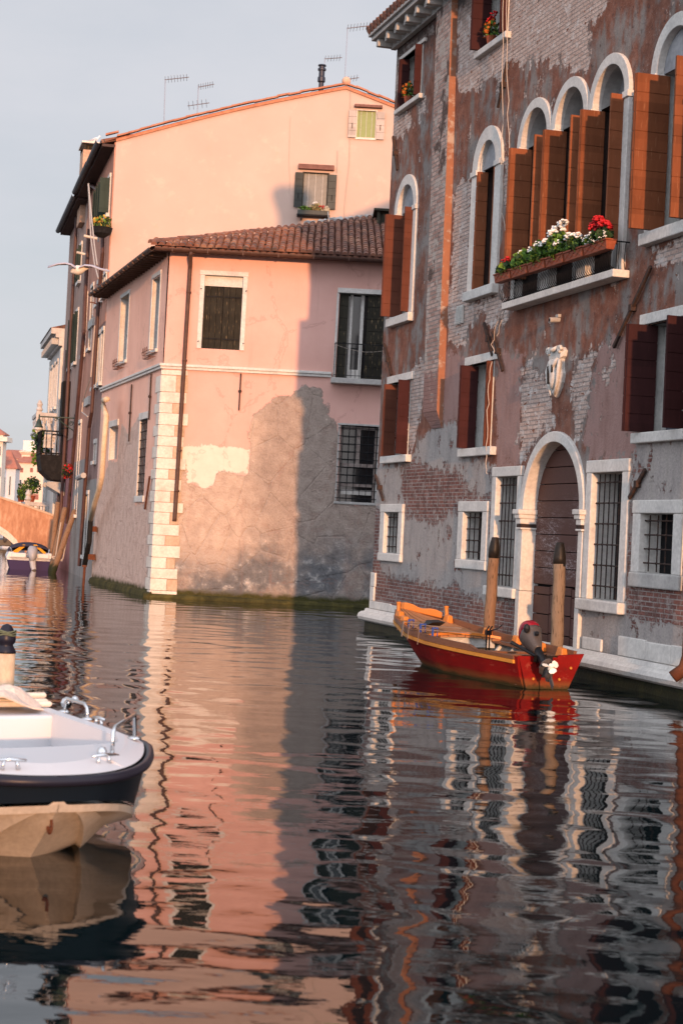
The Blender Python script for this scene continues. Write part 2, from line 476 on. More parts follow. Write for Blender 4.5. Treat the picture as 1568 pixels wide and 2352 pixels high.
def facade_mat():
    g = G('peeling_facade')
    x, y, z = g.sep()
    n1 = g.noise(1.1, 6, .62); n2 = g.noise(4.5, 5, .6); n3 = g.noise(26, 3, .6)
    nv = g.noise(2.2, 5, .6, g.mapv((1.6, 1, .5)))
    amp = g.m('ADD', g.m('MULTIPLY', g.step(n1, .35, .65), 1.3), .35)
    per = g.m('ADD', g.m('MULTIPLY', g.m('SUBTRACT', n2, .5), amp), g.m('MULTIPLY', g.m('SUBTRACT', n3, .5), .22))
    def mask(a, w=.03): return g.step(g.m('ADD', g.attr(a), per), -w, w)
    bv = g.comb(x, z)
    # red-brown wash worn down to a grey undercoat
    red = g.ramp(n2, [(.3, (.12, .050, .034)), (.5, (.185, .078, .052)), (.72, (.26, .125, .088))])
    grey = g.ramp(n1, [(.3, (.135, .118, .108)), (.7, (.25, .222, .205))])
    c = g.mix(g.step(g.m('ADD', g.m('MULTIPLY', n1, .55), g.m('MULTIPLY', nv, .45)), .46, .58), red, grey)
    c = g.mix(g.step(n3, .64, .71), c, (.30, .255, .24))
    c = g.mix(g.m('MULTIPLY', g.step(g.noise(7.5, 4, .6), .60, .68), .8), c, (.075, .045, .040))
    gr = g.ramp(g.m('ADD', g.m('MULTIPLY', nv, .6), g.m('MULTIPLY', n3, .4)), [(.3, (.19, .175, .17)), (.5, (.31, .285, .27)), (.7, (.42, .39, .355))])
    mg = mask('grey'); c = g.mix(mg, c, gr)
    mv = g.ramp(nv, [(.3, (.23, .135, .115)), (.6, (.315, .20, .178)), (.8, (.37, .255, .225))])
    mm = mask('mauve'); c = g.mix(mm, c, mv)
    pb, pf = g.brick(bv, (.56, .44, .385), (.45, .325, .275), (.32, .275, .25), .24, .072, .012)
    pb = g.mix(g.step(n2, .52, .66), pb, (.56, .51, .48))
    pb = g.mix(g.step(g.noise(9, 2, .5, g.mapv((.5, 1, 1.6))), .64, .70), pb, (.20, .085, .05))
    nq = g.noise(1.9, 7, .68, g.mapv((1, 1, .85), (7, 3, 2)))
    mp_ = g.m('MAXIMUM', mask('pale'), g.m('MULTIPLY', g.m('SUBTRACT', 1.0, mg), g.step(nq, .635, .655))); c = g.mix(mp_, c, pb)
    rb, rf = g.brick(bv, (.235, .105, .085), (.135, .06, .052), (.31, .275, .255), .24, .07, .010)
    rb = g.mix(g.m('MULTIPLY', g.step(n2, .50, .66), .85), rb, (.33, .29, .27))
    rb = g.mix(g.m('MULTIPLY', g.step(g.noise(5.5, 5, .65, g.mapv((1, 1, .6))), .5, .62), .7), rb, (.12, .065, .055))
    nr = g.noise(2.4, 7, .7, g.mapv((1, 1, .9), (3, 1, 9)))
    mr = g.m('MAXIMUM', mask('redbrick'), g.m('MULTIPLY', mg, g.step(nr, .60, .62))); c = g.mix(mr, c, rb)
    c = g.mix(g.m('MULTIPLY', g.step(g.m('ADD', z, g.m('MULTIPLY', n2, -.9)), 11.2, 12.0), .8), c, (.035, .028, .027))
    # soot streaks and damp along the waterline
    c = g.mix(g.m('MULTIPLY', g.step(nv, .52, .75), .35), c, (.05, .045, .042))
    damp = g.m('MULTIPLY', g.step(g.m('ADD', z, g.m('MULTIPLY', n2, -.5)), .35, -.25), .85)
    c = g.mix(damp, c, (.02, .024, .015))
    bricks = g.m('MAXIMUM', mp_, mr)
    h = g.m('MULTIPLY', g.m('MAXIMUM', g.m('MULTIPLY', pf, mp_), g.m('MULTIPLY', rf, mr)), -.5)
    h = g.m('ADD', h, g.m('MULTIPLY', bricks, -1.1))
    h = g.m('ADD', h, g.m('MULTIPLY', n3, g.m('ADD', g.m('MULTIPLY', bricks, .9), .35)))
    h = g.m('ADD', h, g.m('MULTIPLY', n2, .5))
    return g.out(c, .92, g.bump(h, .85, .04), None, .2)
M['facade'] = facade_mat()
M['breast'] = None

class Win: pass
def opening(fr, c, tl, tr, bl, br):
    """two hinge lines measured at top and bottom -> s0, s1, z0, z1"""
    a, b, d, e = fr.px(c, *tl), fr.px(c, *tr), fr.px(c, *bl), fr.px(c, *br)
    return (a[0] + d[0]) / 2, (b[0] + e[0]) / 2, (d[1] + e[1]) / 2, (a[1] + b[1]) / 2
KR = FR.k
def frame_box(name, par, mat, s0, s1, n0, n1, z0, z1, bevel=.012, k=KR, label=None):
    b = MB(k); b.box(s0, s1, n0, n1, z0, z1)
    return b.build(name, mat, par, bevel=bevel, label=label)
def reveal(par, s0, s1, z0, z1, depth, mat, k=KR, n0=-.02, right=True, back=None):
    b = MB(k)
    b.face([(s0, n0, z0), (s0, depth, z0), (s0, depth, z1), (s0, n0, z1)])
    b.face([(s1, n0, z0), (s1, n0, z1), (s1, depth, z1), (s1, depth, z0)])
    b.face([(s0, n0, z1), (s0, depth, z1), (s1, depth, z1), (s1, n0, z1)])
    b.face([(s0, n0, z0), (s1, n0, z0), (s1, depth, z0), (s0, depth, z0)])
    return b.build('reveal', mat, par)
def shutter(par, s, z0, z1, w_, side, mat, ang=0.0, nin=0.0, th=.07, boards=.27, k=KR):
    """folded shutter standing out from the wall at hinge line s; side -1 = left leaf, +1 = right leaf"""
    b = MB(k)
    ang += random.uniform(-.05, .07)
    ca, sn = math.cos(ang), math.sin(ang)
    n = max(3, int(round((z1 - z0) / boards)))
    hb = (z1 - z0) / n
    def T(p):
        u, t, z = p
        return (s - side * (t - u * sn), nin - u * ca, z)
    for i in range(n):
        b.box(0, w_, 0, th * .46, z0 + i * hb + .006, z0 + (i + 1) * hb - .006, 0, T)
        b.box(.004, w_ - .012, th * .54, th, z0 + i * hb + .006, z0 + (i + 1) * hb - .006, 0, T)
    b.box(.01, w_ - .01, th * .12, th * .86, z0 + .01, z1 - .01, 0, T)
    o = b.build('shutter', mat, par)
    h = MB(k)
    for zz in (z0 + .25 * (z1 - z0), z0 + .8 * (z1 - z0)):
        h.box(-.03, .10, -.014, 0, zz, zz + .035, 0, T)
    h.build('hinge', M['iron'], o)
    return o
def arch_pts(c, a, zs, hgt, n=20, a0=PI, a1=0.0):
    return [(c + a * math.cos(a0 + (a1 - a0) * i / n), zs + hgt * math.sin(a0 + (a1 - a0) * i / n)) for i in range(n + 1)]
def arch_ring(b, c, ao, ho, ai, hi, zs, n0, n1, n=20):
    po, pi_ = arch_pts(c, ao, zs, ho, n), arch_pts(c, ai, zs, hi, n)
    b.loops([[(po[i][0], n0, po[i][1]), (po[i][0], n1, po[i][1]), (pi_[i][0], n1, pi_[i][1]), (pi_[i][0], n0, pi_[i][1])] for i in range(n + 1)])
def grille(par, s0, s1, z0, z1, n, ns, nzz, r=.011, k=KR, name='grille', mat=None):
    b = MB(k)
    for i in range(ns):
        x = s0 + (i + .5) * (s1 - s0) / ns
        b.tube([(x, n, z0), (x, n, z1)], r, 6)
    for i in range(nzz):
        z = z0 + (i + .6) * (z1 - z0) / nzz
        b.tube([(s0 - .04, n - .012, z), (s1 + .04, n - .012, z)], r * 1.1, 6)
        for q in range(ns):
            b.ball((s0 + (q + .5) * (s1 - s0) / ns, n - .006, z), r * 1.9, 6)
    return b.build(name, mat or M['iron'], par)
holesR = []
def rect_window(tag_, o, wl, wr, mat, lint=(.2, .22), sill=(.22, .16), pane=None, mat_r=None, zl=None, zr=None, depth=.32, frame=None):
    s0, s1, z0, z1 = o
    holesR.append(hole_rect(s0 - .02, s1 + .02, z0 - .02, z1 + .02))
    f = MB(KR)
    f.box(s0 - lint[0], s1 + lint[0], -.045, .12, z1, z1 + lint[1])
    wn = f.build('window', M['white_stone'], pal, bevel=.01)
    frame_box('sill', wn, M['white_stone'], s0 - sill[0], s1 + sill[0], -.11, .10, z0 - sill[1], z0, .015)
    reveal(wn, s0, s1, z0, z1, depth, M['reveal'])
    fr_ = MB(KR)
    for a, b_ in ((s0 + .004, s0 + .07), (s1 - .07, s1 - .004), ((s0 + s1) / 2 - .03, (s0 + s1) / 2 + .03)):
        fr_.box(a, b_, depth - .07, depth - .01, z0 + .005, z1 - .005)
    fr_.build('casement', M['reveal'], wn)
    b = MB(KR); b.face([(s0, depth, z0), (s1, depth, z0), (s1, depth, z1), (s0, depth, z1)])
    b.build('pane', pane or M['glass'], wn)
    if wl: shutter(wn, s0 + .01, z0 + .005, z1 - .01, wl, -1, mat, .04, .12)
    if wr: shutter(wn, s1 - .01, z0 + .005, z1 - .01, wr, 1, mat_r or mat, .03, .12)
    return wn

# ---- wall patches, traced on the facade plane
T1 = lambda pts: PX(FR, 1, pts)
T2 = lambda pts: PX(FR, 2, pts)
T6 = lambda pts: PX(FR, 6, pts)
PALE = [T1([(465, 40), (540, -60), (1230, -60), (1165, 75), (1112, 120), (1122, 190), (1108, 310), (1085, 350), (1000, 330), (960, 300), (915, 325), (905, 290), (840, 300), (800, 325), (745, 310), (715, 285), (690, 400), (665, 435), (640, 370), (600, 385), (570, 455), (548, 425), (485, 455), (462, 380)]),
        T6([(235, 1200), (300, 1150), (420, 1180), (440, 1310), (330, 1430), (225, 1460)]), T6([(500, 1060), (580, 1030), (600, 1150), (510, 1220)]),
        T6([(250, 600), (305, 600), (300, 1100), (240, 900)]), T6([(300, 560), (640, 250), (680, 330), (560, 420)]),
        T1([(445, 900), (500, 885), (560, 885), (545, 1470), (600, 1490), (530, 1591), (428, 1591)]),
        T2([(455, -80), (560, -80), (572, 60), (545, 185), (500, 215), (460, 195)]),
        T1([(690, 760), (742, 760), (730, 1040), (690, 1000)]), T1([(600, 1450), (660, 1430), (740, 1500), (690, 1591), (600, 1591)]),
        T1([(1425, 1225), (1600, 1150), (1600, 1290), (1420, 1300)]),
        T2([(810, 330), (850, 285), (880, 345), (930, 370), (945, 520), (960, 560), (960, 600), (905, 620), (880, 640), (860, 680), (830, 720), (800, 770), (795, 640)]),
        T2([(1045, 300), (1120, 260), (1175, 215), (1140, 330), (1105, 560), (1085, 640), (1060, 620), (1045, 520)]),
        T2([(285, 340), (330, 285), (350, 300), (345, 480), (300, 690), (268, 735), (262, 600)]),
        [(15.5, 5.5), (18, 5.2), (18.5, 8), (16.2, 8.4)], [(19.5, 9), (23, 9.2), (22.5, 11), (20, 11.2)]]
REDB = [T2([(240, 790), (310, 760), (420, 800), (500, 800), (560, 890), (620, 930), (660, 910), (665, 955), (520, 955), (510, 1000), (470, 1010), (380, 1060), (260, 1010), (240, 900)]),
        T2([(112, 990), (145, 980), (140, 1230), (150, 1420), (95, 1420)]),
        T2([(110, 1260), (180, 1310), (260, 1320), (340, 1330), (420, 1370), (510, 1330), (520, 1390), (620, 1420), (650, 1500), (640, 1560), (470, 1530), (300, 1490), (240, 1480), (100, 1400)]),
        T2([(660, 1400), (790, 1410), (790, 1600), (640, 1600)]), T2([(650, 960), (672, 960), (665, 1100), (648, 1110)]), T2([(1322, 1000), (1345, 1000), (1330, 1260), (1310, 1260)]),
        T2([(1310, 1350), (1600, 1330), (1600, 1545), (1480, 1535), (1320, 1500)]), [(15.5, .6), (20, .5), (20, 1.5), (16, 1.4)]]
MAUV = [T2([(690, 250), (815, 255), (805, 350), (800, 780), (690, 795)]),
        T2([(1170, 220), (1250, 170), (1330, 120), (1310, 620), (1355, 640), (1330, 745), (1130, 755), (1100, 640), (1115, 560), (1140, 330)]),
        T2([(345, 300), (380, 270), (412, 290), (405, 540), (350, 540)]), T2([(440, 240), (545, 240), (520, 560), (430, 575)]), [(14.6, 3.4), (17, 3.4), (17.4, 6), (15, 6.2)]]
GREY = [T2([(100, 770), (165, 775), (270, 765), (350, 640), (390, 600), (500, 560), (520, 745), (690, 780), (690, 1700), (60, 1700)]),
        T2([(1325, 650), (1600, 640), (1600, 1700), (1080, 1720), (1100, 1440), (1310, 1400), (1330, 760)]), [(14, .0), (24.5, 0), (24.5, 3.5), (14, 3.6)], [(6.8, -1), (11.3, -1), (11.3, 1.1), (6.8, 1.1)]]

# ---- windows with arched heads
def arch_window(c, ao, ai, z0, zs, ht, hi, lun_n, wl, wr, mat, sill=True, rev=None, lift=0.0):
    holesR.append(hole_arch(c - ai - .06, c + ai + .06, z0, zs, zs + hi + .06))
    b = MB(KR)
    arch_ring(b, c, ao, ht, ai, hi, zs, -.055, .10)
    b.box(c - ao, c - ai, -.055, .10, z0, zs - .10)
    b.box(c + ai, c + ao, -.055, .10, z0, zs - .10)
    b.box(c - ao - .02, c - ai + .015, -.085, .10, zs - .10, zs)
    b.box(c + ai - .015, c + ao + .02, -.085, .10, zs - .10, zs)
    w_ = b.build('window', M['white_stone'], pal, bevel=.01)
    if sill: frame_box('sill', w_, M['white_stone'], c - ao - .02, c + ao + .02, -.13, .10, z0 - .18, z0 - .004, .015)
    lb = MB(KR)
    lb.face([(x, lun_n, z) for x, z in arch_pts(c, ai + .03, zs, hi + .03)])
    lb.face([(c - ai - .03, lun_n, zs), (c + ai + .03, lun_n, zs), (c + ai + .03, .4, zs + .002), (c - ai - .03, .4, zs + .002)])
    lb.build('lunette', M['lunette'], w_)
    if lun_n > .15:
        rb = MB(KR)
        p = arch_pts(c, ai + .004, zs, hi + .004)
        rb.loops([[(x, .09, z) for x, z in p], [(x, lun_n + .01, z) for x, z in p]], 0, False, False)
        rb.build('soffit', M['grey_stone'], w_)
    reveal(w_, c - ai - .004, c + ai + .004, z0, zs - .001, .45, rev or M['reveal'], n0=.09)
    fr_ = MB(KR)
    for u in (c - ai + .02, c - .03, c + ai - .08): fr_.box(u, u + .06, .36, .42, z0 + .003, zs - .003)
    for zz in (z0 + .7, z0 + 1.4): fr_.box(c - ai + .02, c + ai - .02, .37, .41, zz, zz + .05)
    fr_.build('casement', M['grey_stone'], w_)
    pb = MB(KR); pb.face([(c - ai, .43, z0), (c + ai, .43, z0), (c + ai, .43, zs), (c - ai, .43, zs)])
    pb.build('pane', M['glass'], w_)
    if wl: shutter(w_, c - ai, z0 + .02 + lift, zs - .03, wl, -1, mat, .05, .14)
    if wr: shutter(w_, c + ai, z0 + .02 + lift, zs - .03, wr, 1, mat, .04, .14)
    return w_
arch_window(1.03, .765, .55, 6.57, 8.78, .73, .52, .06, .45, .36, M['shut_brown'])
M['brown_reveal'] = worn('dark_brown_reveal', (.045, .028, .024), None, None, 4, .8)
arch_window(5.88, .76, .46, 6.57, 8.80, .72, .46, .06, .20, .20, M['shut_orange'], rev=M['brown_reveal'])
for c_ in (8.17, 9.70, 11.23):
    arch_window(c_, .765, .585, 6.10, 8.80, .72, .55, .34, .40, .40, M['shut_orange'], sill=False, rev=M['brown_reveal'], lift=.40)
arch_window(13.48, .765, .56, 6.53, 8.82, .73, .53, .06, .53, .42, M['shut_orange'])
rect_window('e', (.47, 1.80, 3.66, 5.19), .28, .38, M['shut_brown'], (.2, .155), (.24, .15), M['glass'], M['shut_maroon'])
rect_window('e', (5.42, 6.65, 3.66, 5.20), .34, .26, M['shut_maroon'], (.26, .155), (.26, .15), M['curtain_pane'], M['shut_brown'])
rect_window('e', (12.90, 14.12, 3.65, 5.21), .46, .42, M['shut_maroon'], (.22, .155), (.22, .15), M['curtain_pane'])
rect_window('e', (15.5, 16.75, 3.65, 5.21), .62, .60, M['shut_maroon'], (.22, .155), (.22, .15), M['curtain_pane'])  # unseen window added here; its wide shutters shade the one before it
rect_window('a', (.26, 1.60, 11.05, 12.12), .22, .28, M['shut_maroon'], (.2, .08), (.2, .10), M['glass'], depth=.30)
rect_window('a', (5.22, 6.56, 11.05, 12.22), .36, .28, M['shut_maroon'], (.2, .1), (.16, .12), M['glass'], depth=.30)

# ---- ground floor windows with stone surrounds and grilles
def stone_window(o, i, sill_d, bars, deep=.30, low=False, grey_sill=False, inner=None):
    s0, s1, z0, z1 = o; a0, a1, b0, b1 = i
    holesR.append(hole_rect(a0 - .04, a1 + .04, b0 - .04, b1 + .04))
    b = MB(KR)
    b.box(s0, s1, -.05, .10, b1, z1)
    b.box(s0 + .01, a0, -.042, .10, b0, b1)
    b.box(a1, s1 - .01, -.042, .10, b0, b1)
    w_ = b.build('window', M['white_stone'], pal, bevel=.014)
    frame_box('sill', w_, M['grey_stone'] if grey_sill else M['white_stone'], s0 - .01, s1 + .01, -.05 - sill_d, .10, z0, b0, .02)
    reveal(w_, a0 - .003, a1 + .003, b0, b1, deep, M['white_stone'], n0=.09)
    pb = MB(KR); pb.face([(a0 - .003, deep, b0), (a1 + .003, deep, b0), (a1 + .003, deep, b1), (a0 - .003, deep, b1)])
    pb.build('pane', inner or M['dark'], w_)
    grille(w_, a0, a1, b0 + .02, b1 - .02, .06, *bars)
    return w_
stone_window((.22, 1.77, 1.47, 2.66), (.54, 1.50, 1.64, 2.49), .01, (4, 4))
stone_window((5.17, 6.74, 1.47, 2.70), (5.45, 6.46, 1.64, 2.51), .01, (4, 4))
stone_window((12.72, 14.3, 1.45, 2.69), (12.98, 14.03, 1.66, 2.50), .015, (4, 4), grey_sill=True)
stone_window((6.88, 8.285, 1.05, 3.29), (7.10, 8.10, 1.22, 3.12), .07, (6, 6), .4)
stone_window((11.0, 12.55, 1.03, 3.30), (11.22, 12.31, 1.20, 3.11), .09, (6, 6), .4)

# ---- water door
dc, dzs = 9.64, 2.55
holesR.append(hole_arch(dc - 1.22, dc + 1.22, -1.5, dzs, 3.70))
b = MB(KR)
arch_ring(b, dc, 1.34, 1.26, 1.17, 1.09, dzs, -.06, .30, 28)
for s_ in (-1, 1):
    a, e = sorted((dc + s_ * 1.17, dc + s_ * 1.34))
    b.box(a, e, -.055, .30, 1.2, 2.22); b.box(a, e, -.06, .30, -.6, 1.195)
door = b.build('doorway', M['white_stone'], pal, bevel=.012)
for s_ in (-1, 1):
    b = MB(KR)
    a, e = sorted((dc + s_ * 1.13, dc + s_ * 1.42))
    ga, ge = sorted((dc + s_ * 1.15, dc + s_ * 1.38))
    b.box(a, e, -.15, .29, 2.47, 2.55); b.box(ga, ge, -.125, .285, 2.40, 2.471); b.box(ga + .015, ge - .015, -.095, .28, 2.31, 2.401)
    imp = b.build('impost', M['white_stone'], door, bevel=.012)
    b = MB(KR); ga, ge = sorted((dc + s_ * 1.155, dc + s_ * 1.37))
    b.box(ga, ge, -.08, .28, 2.252, 2.305); b.build('iron_band', M['iron'], door)
    b = MB(KR); b.box(ga - .01, ge + .01, -.09, .285, 2.22, 2.25); b.build('necking', M['white_stone'], door, bevel=.008)
def door_mat():
    g = G('worn_brown_door_paint')
    v = g.mapv((.8, 1, 4))
    n1 = g.noise(5, 6, .7, v, .6); n2 = g.noise(22, 4, .6, g.mapv((.7, 1, 2.4)), 1.5); n3 = g.noise(1.2, 2, .5)
    x, y, z = g.sep()
    c = g.mix(n1, (.046, .015, .011), (.092, .032, .022))
    zone = g.m('MULTIPLY', g.step(z, 1.3, 1.65), g.step(z, 2.95, 2.3))
    wv = g.m('MULTIPLY', g.step(g.m('ADD', g.m('MULTIPLY', n2, .6), g.m('MULTIPLY', n1, .4)), .49, .60), g.m('MULTIPLY', zone, g.step(n3, .3, .62)))
    c = g.mix(wv, c, (.30, .26, .27))
    return g.out(c, .7, g.bump(n2, .35, .006))
M['door'] = door_mat()
b = MB(KR)
zz = -.4
lev = [-.4, -.1, .2, .52, .84, 1.16, 1.30]
for i in range(len(lev) - 1):
    for a, e in ((dc - 1.19, dc - .48), (dc - .465, dc + .42), (dc + .435, dc + 1.19)):
        b.box(a + .006, e - .006, .20, .26, lev[i] + .008 + (.02 if a == dc - .465 else 0), lev[i + 1] - .008 + (.02 if a == dc - .465 else 0))
z = 1.335
while z < 3.66:
    z2 = min(z + .275, 3.70)
    def hw(q): return 1.19 if q <= dzs else 1.19 * math.sqrt(max(0.0, 1 - ((q - dzs) / 1.13) ** 2))
    lo, hi_ = hw(z), hw(z2 - .012)
    b.prism([(dc - lo, z), (dc + lo, z), (dc + hi_ + .001, z2 - .012), (dc - hi_ - .001, z2 - .012)], .19, .26)
    z = z2
b.build('door', M['door'], door, bevel=.008)
b = MB(KR); b.face([(dc - 1.25, .27, -.6), (dc + 1.25, .27, -.6), (dc + 1.25, .27, 3.7), (dc - 1.25, .27, 3.7)])
b.build('door_backing', M['dark'], door)

# ---- wall sheet, sides, roof
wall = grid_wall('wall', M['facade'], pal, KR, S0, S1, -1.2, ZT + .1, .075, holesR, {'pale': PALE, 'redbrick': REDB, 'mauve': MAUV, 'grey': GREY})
M['side_plaster'] = worn('weathered_plaster', (.20, .13, .11), (.12, .07, .06), (.28, .2, .17), 1.2, .9, .3, .02, 12)
b = MB(KR)
b.face([(S0, .012, -1.2), (S0, .012, ZT), (S0, 12, ZT), (S0, 12, -1.2)])
b.face([(S1, .012, -1.2), (S1, 12, -1.2), (S1, 12, ZT), (S1, .012, ZT)])
b.face([(S0, 12, -1.2), (S0, 12, ZT), (S1, 12, ZT), (S1, 12, -1.2)])
b.build('side_wall', M['side_plaster'], pal)
b = MB(KR)
b.loops([[(S0 - .3, -.55, ZT + .27), (S0 - .3, 5.8, ZT + 2.9), (S0 - .3, 12.3, ZT + .25)], [(S1 + .3, -.55, ZT + .27), (S1 + .3, 5.8, ZT + 2.9), (S1 + .3, 12.3, ZT + .25)]], 0, True, True)
roof = b.build('roof', M['tile_roof'], pal)
b = MB(KR)
x = S0 - .22
while x < S1:
    b.tube([(x, -.60, ZT + .31), (x, -.1, ZT + .55)], .095, 8); x += .24
b.build('eave_tiles', M['tile_roof'], roof)
b = MB(KR)
b.box(S0 - .28, S1, -.50, .0, ZT + .10, ZT + .19)
b.box(S0 - .33, S1, -.56, .0, ZT + .19, ZT + .262)
b.box(S0 - .06, S1, -.12, .0, ZT - .10, ZT + .10)
cor = b.build('cornice', M['grey_stone'], pal, bevel=.012)
x, i = S0 - .1, 0
while x < 16:
    b = MB(KR)
    b.box(x, x + .15, -.44 if i % 2 == 0 else -.36, -.0, ZT - (.07 if i % 2 == 0 else .03), ZT + .098)
    b.build('bracket', M['grey_stone'], cor, bevel=.02)
    x += .335; i += 1
# chimney breast, brick in front and plastered on its flank
def breast_mat():
    g = G('chimney_breast_brick')
    x, y, z = g.sep()
    n1 = g.noise(3, 5, .6); n3 = g.noise(22, 3, .6)
    c, f = g.brick(g.comb(x, z), (.44, .33, .29), (.24, .14, .115), (.22, .195, .18), .24, .085, .014)
    c = g.mix(g.step(n1, .5, .62), c, (.36, .33, .30))
    c = g.mix(g.step(g.noise(1.3, 4, .6), .56, .62), c, (.075, .05, .042))
    c = g.mix(g.step(g.m('ADD', g.m('MULTIPLY', n1, .5), g.m('MULTIPLY', g.step(z, 6.5, 4.6), .4)), .55, .6), c, (.22, .125, .11))
    h = g.m('ADD', g.m('MULTIPLY', f, -1.0), g.m('MULTIPLY', n3, 1.0))
    return g.out(c, .92, g.bump(h, .9, .03))
def flank_mat():
    g = G('orange_flank_plaster')
    n1 = g.noise(2.6, 5, .65, g.mapv((1, 1, 1.2)))
    c = g.ramp(n1, [(.36, (.36, .28, .23)), (.45, (.25, .11, .062)), (.6, (.29, .125, .068)), (.68, (.36, .29, .24))])
    return g.out(c, .9, g.bump(g.noise(14, 4, .6), .5, .015))
M['breast'] = breast_mat(); M['flank'] = flank_mat()
b = MB(KR)
L = [(2.80, 3.70, 12.45), (2.84, 3.74, 11.4), (2.88, 3.79, 10.4), (2.94, 3.85, 9.2), (2.98, 3.88, 7.6), (3.03, 3.91, 6.2), (3.10, 3.95, 4.45), (3.35, 3.93, 4.12)]
for q in range(len(L) - 1):
    (a0, e0, z1), (a1, e1, z0) = L[q], L[q + 1]
    p = -.135 if q < len(L) - 2 else -.135
    p1 = -.135 if q < len(L) - 2 else -.02
    b.face([(a1, p1, z0), (e1, p1, z0), (e0, p, z1), (a0, p, z1)], 0)
    b.face([(e1, p1, z0), (e1, .02, z0), (e0, .02, z1), (e0, p, z1)], 1)
    b.face([(a1, p1, z0), (a0, p, z1), (a0, .02, z1), (a1, .02, z0)], 0)
b.build('chimney_breast', [M['breast'], M['flank']], pal)
# plinth moulding along the water
b = MB(KR)
prof = [(-.02, .43), (-.06, .42), (-.08, .37), (-.15, .36), (-.21, .32), (-.235, .26), (-.21, .20), (-.15, .165), (-.08, .15), (-.02, .15)]
b.loops([[(S0 - .2, n, z) for n, z in prof], [(S1, n, z) for n, z in prof]])
b.loops([[(S0 + n - .0, -.02 + .0, z) for n, z in prof], [(S0 + n, 6, z) for n, z in prof]])
b.build('plinth', M['white_stone'], pal, smooth=False)
M['slime'] = worn('waterline_slime', (.022, .024, .012), (.010, .012, .007), (.05, .05, .02), 5, .6, .6, .03, 20)
b = MB(KR)
b.box(S0 - .08, S1, -.10, .0, -1.2, .148); b.build('footing', M['slime'], pal)
for (a, e, z0, z1) in ((-.29, .02, .9, 1.2), (-.29, -.02, .6, .895), (-.30, .35, .435, .595), (.36, 1.2, .435, .60), (1.21, 2.1, .435, .58), (11.1, 11.8, .435, .62), (12.4, 13.3, .435, .72), (13.31, 14.1, .435, .70), (14.11, 14.9, .435, .71)):
    b = MB(KR); b.box(a, e, -.033, .02, z0, z1); b.build('base_stone', M['white_stone'], pal, bevel=.015)
b = MB(KR); b.box(S0 - .012, S0 + .0, -.03, .4, .435, 1.2); b.build('base_stone', M['white_stone'], pal)
# ---- balcony of the three-light window
b = MB(KR)
b.box(7.58, 12.18, -.27, .0, 5.97, 6.085)
bal = b.build('balcony', M['white_stone'], pal, bevel=.012)
b = MB(KR)
for x in np.arange(7.62, 12.16, .075):
    b.tube([(x, -.24, 6.085), (x, -.30, 6.16), (x, -.31, 6.24), (x, -.26, 6.38), (x, -.25, 6.50)], .006, 5)
for n in (-.16, -.06):
    b.tube([(12.14, n, 6.085), (12.14, n - .02, 6.2), (12.14, n, 6.5)], .007, 5); b.tube([(7.62, n, 6.085), (7.62, n, 6.5)], .007, 5)
b.tube([(7.62, .0, 6.5), (7.62, -.25, 6.5), (12.14, -.25, 6.5), (12.14, .0, 6.5)], .012, 6)
b.tube([(7.62, -.24, 6.11), (12.14, -.24, 6.11)], .008, 6)
b.build('railing', M['black_iron'], bal)

# ---- stone cartouche over the door
sx, sz = PX(FR, 2, [(985, 340)])[0]
b = MB(KR)
out = [(0, .42), (.13, .40), (.20, .43), (.30, .36), (.27, .26), (.20, .22), (.21, .05), (.26, -.04), (.22, -.2), (.12, -.34), (.0, -.46)]
out = out + [(-x, z) for x, z in reversed(out[1:-1])]
for (sc_, n) in ((1, -.10),):
    b.loops([[(sx + x * 1.0, .02, sz + z * .9) for x, z in out], [(sx + x, -.05, sz + z * .9) for x, z in out], [(sx + x * .86, -.10, sz + z * .8) for x, z in out]])
crest = b.build('coat_of_arms', M['white_stone'], pal, bevel=.01)
b = MB(KR)
b.loops([[(sx + x * .62, -.095, sz - .03 + z * .62) for x, z in out], [(sx + x * .5, -.15, sz - .03 + z * .5) for x, z in out], [(sx + x * .2, -.17, sz - .03 + z * .25) for x, z in out]])
b.build('shield', M['white_stone'], crest, smooth=True)
b = MB(KR)
for s_ in (-1, 1):
    pts = [(sx + s_ * (.23 + .075 * (1 - t / 9) * math.cos(t * .9)), -.11, sz + .33 + .075 * (1 - t / 9) * math.sin(t * .9)) for t in range(9)]
    b.tube(pts, .028, 7)
    b.tube([(sx + s_ * .20, -.09, sz + .18), (sx + s_ * .235, -.12, sz), (sx + s_ * .19, -.11, sz - .16), (sx + s_ * .06, -.1, sz - .38)], [.03, .034, .03, .02], 7)
b.tube([(sx - .13, -.1, sz + .38), (sx, -.15, sz + .34), (sx + .13, -.1, sz + .38)], .035, 7)
b.build('scroll', M['white_stone'], crest, smooth=True)
b = MB(KR)
b.tube([(sx - .09, -.158, sz + .08), (sx - .03, -.175, sz - .05), (sx - .02, -.172, sz - .2)], .028, 6); b.tube([(sx + .07, -.158, sz + .1), (sx + .08, -.165, sz - .02)], .02, 6)
b.build('dark_stroke', M['black_iron'], crest)  # black strokes paint the dark of hollows; the stone is not cut

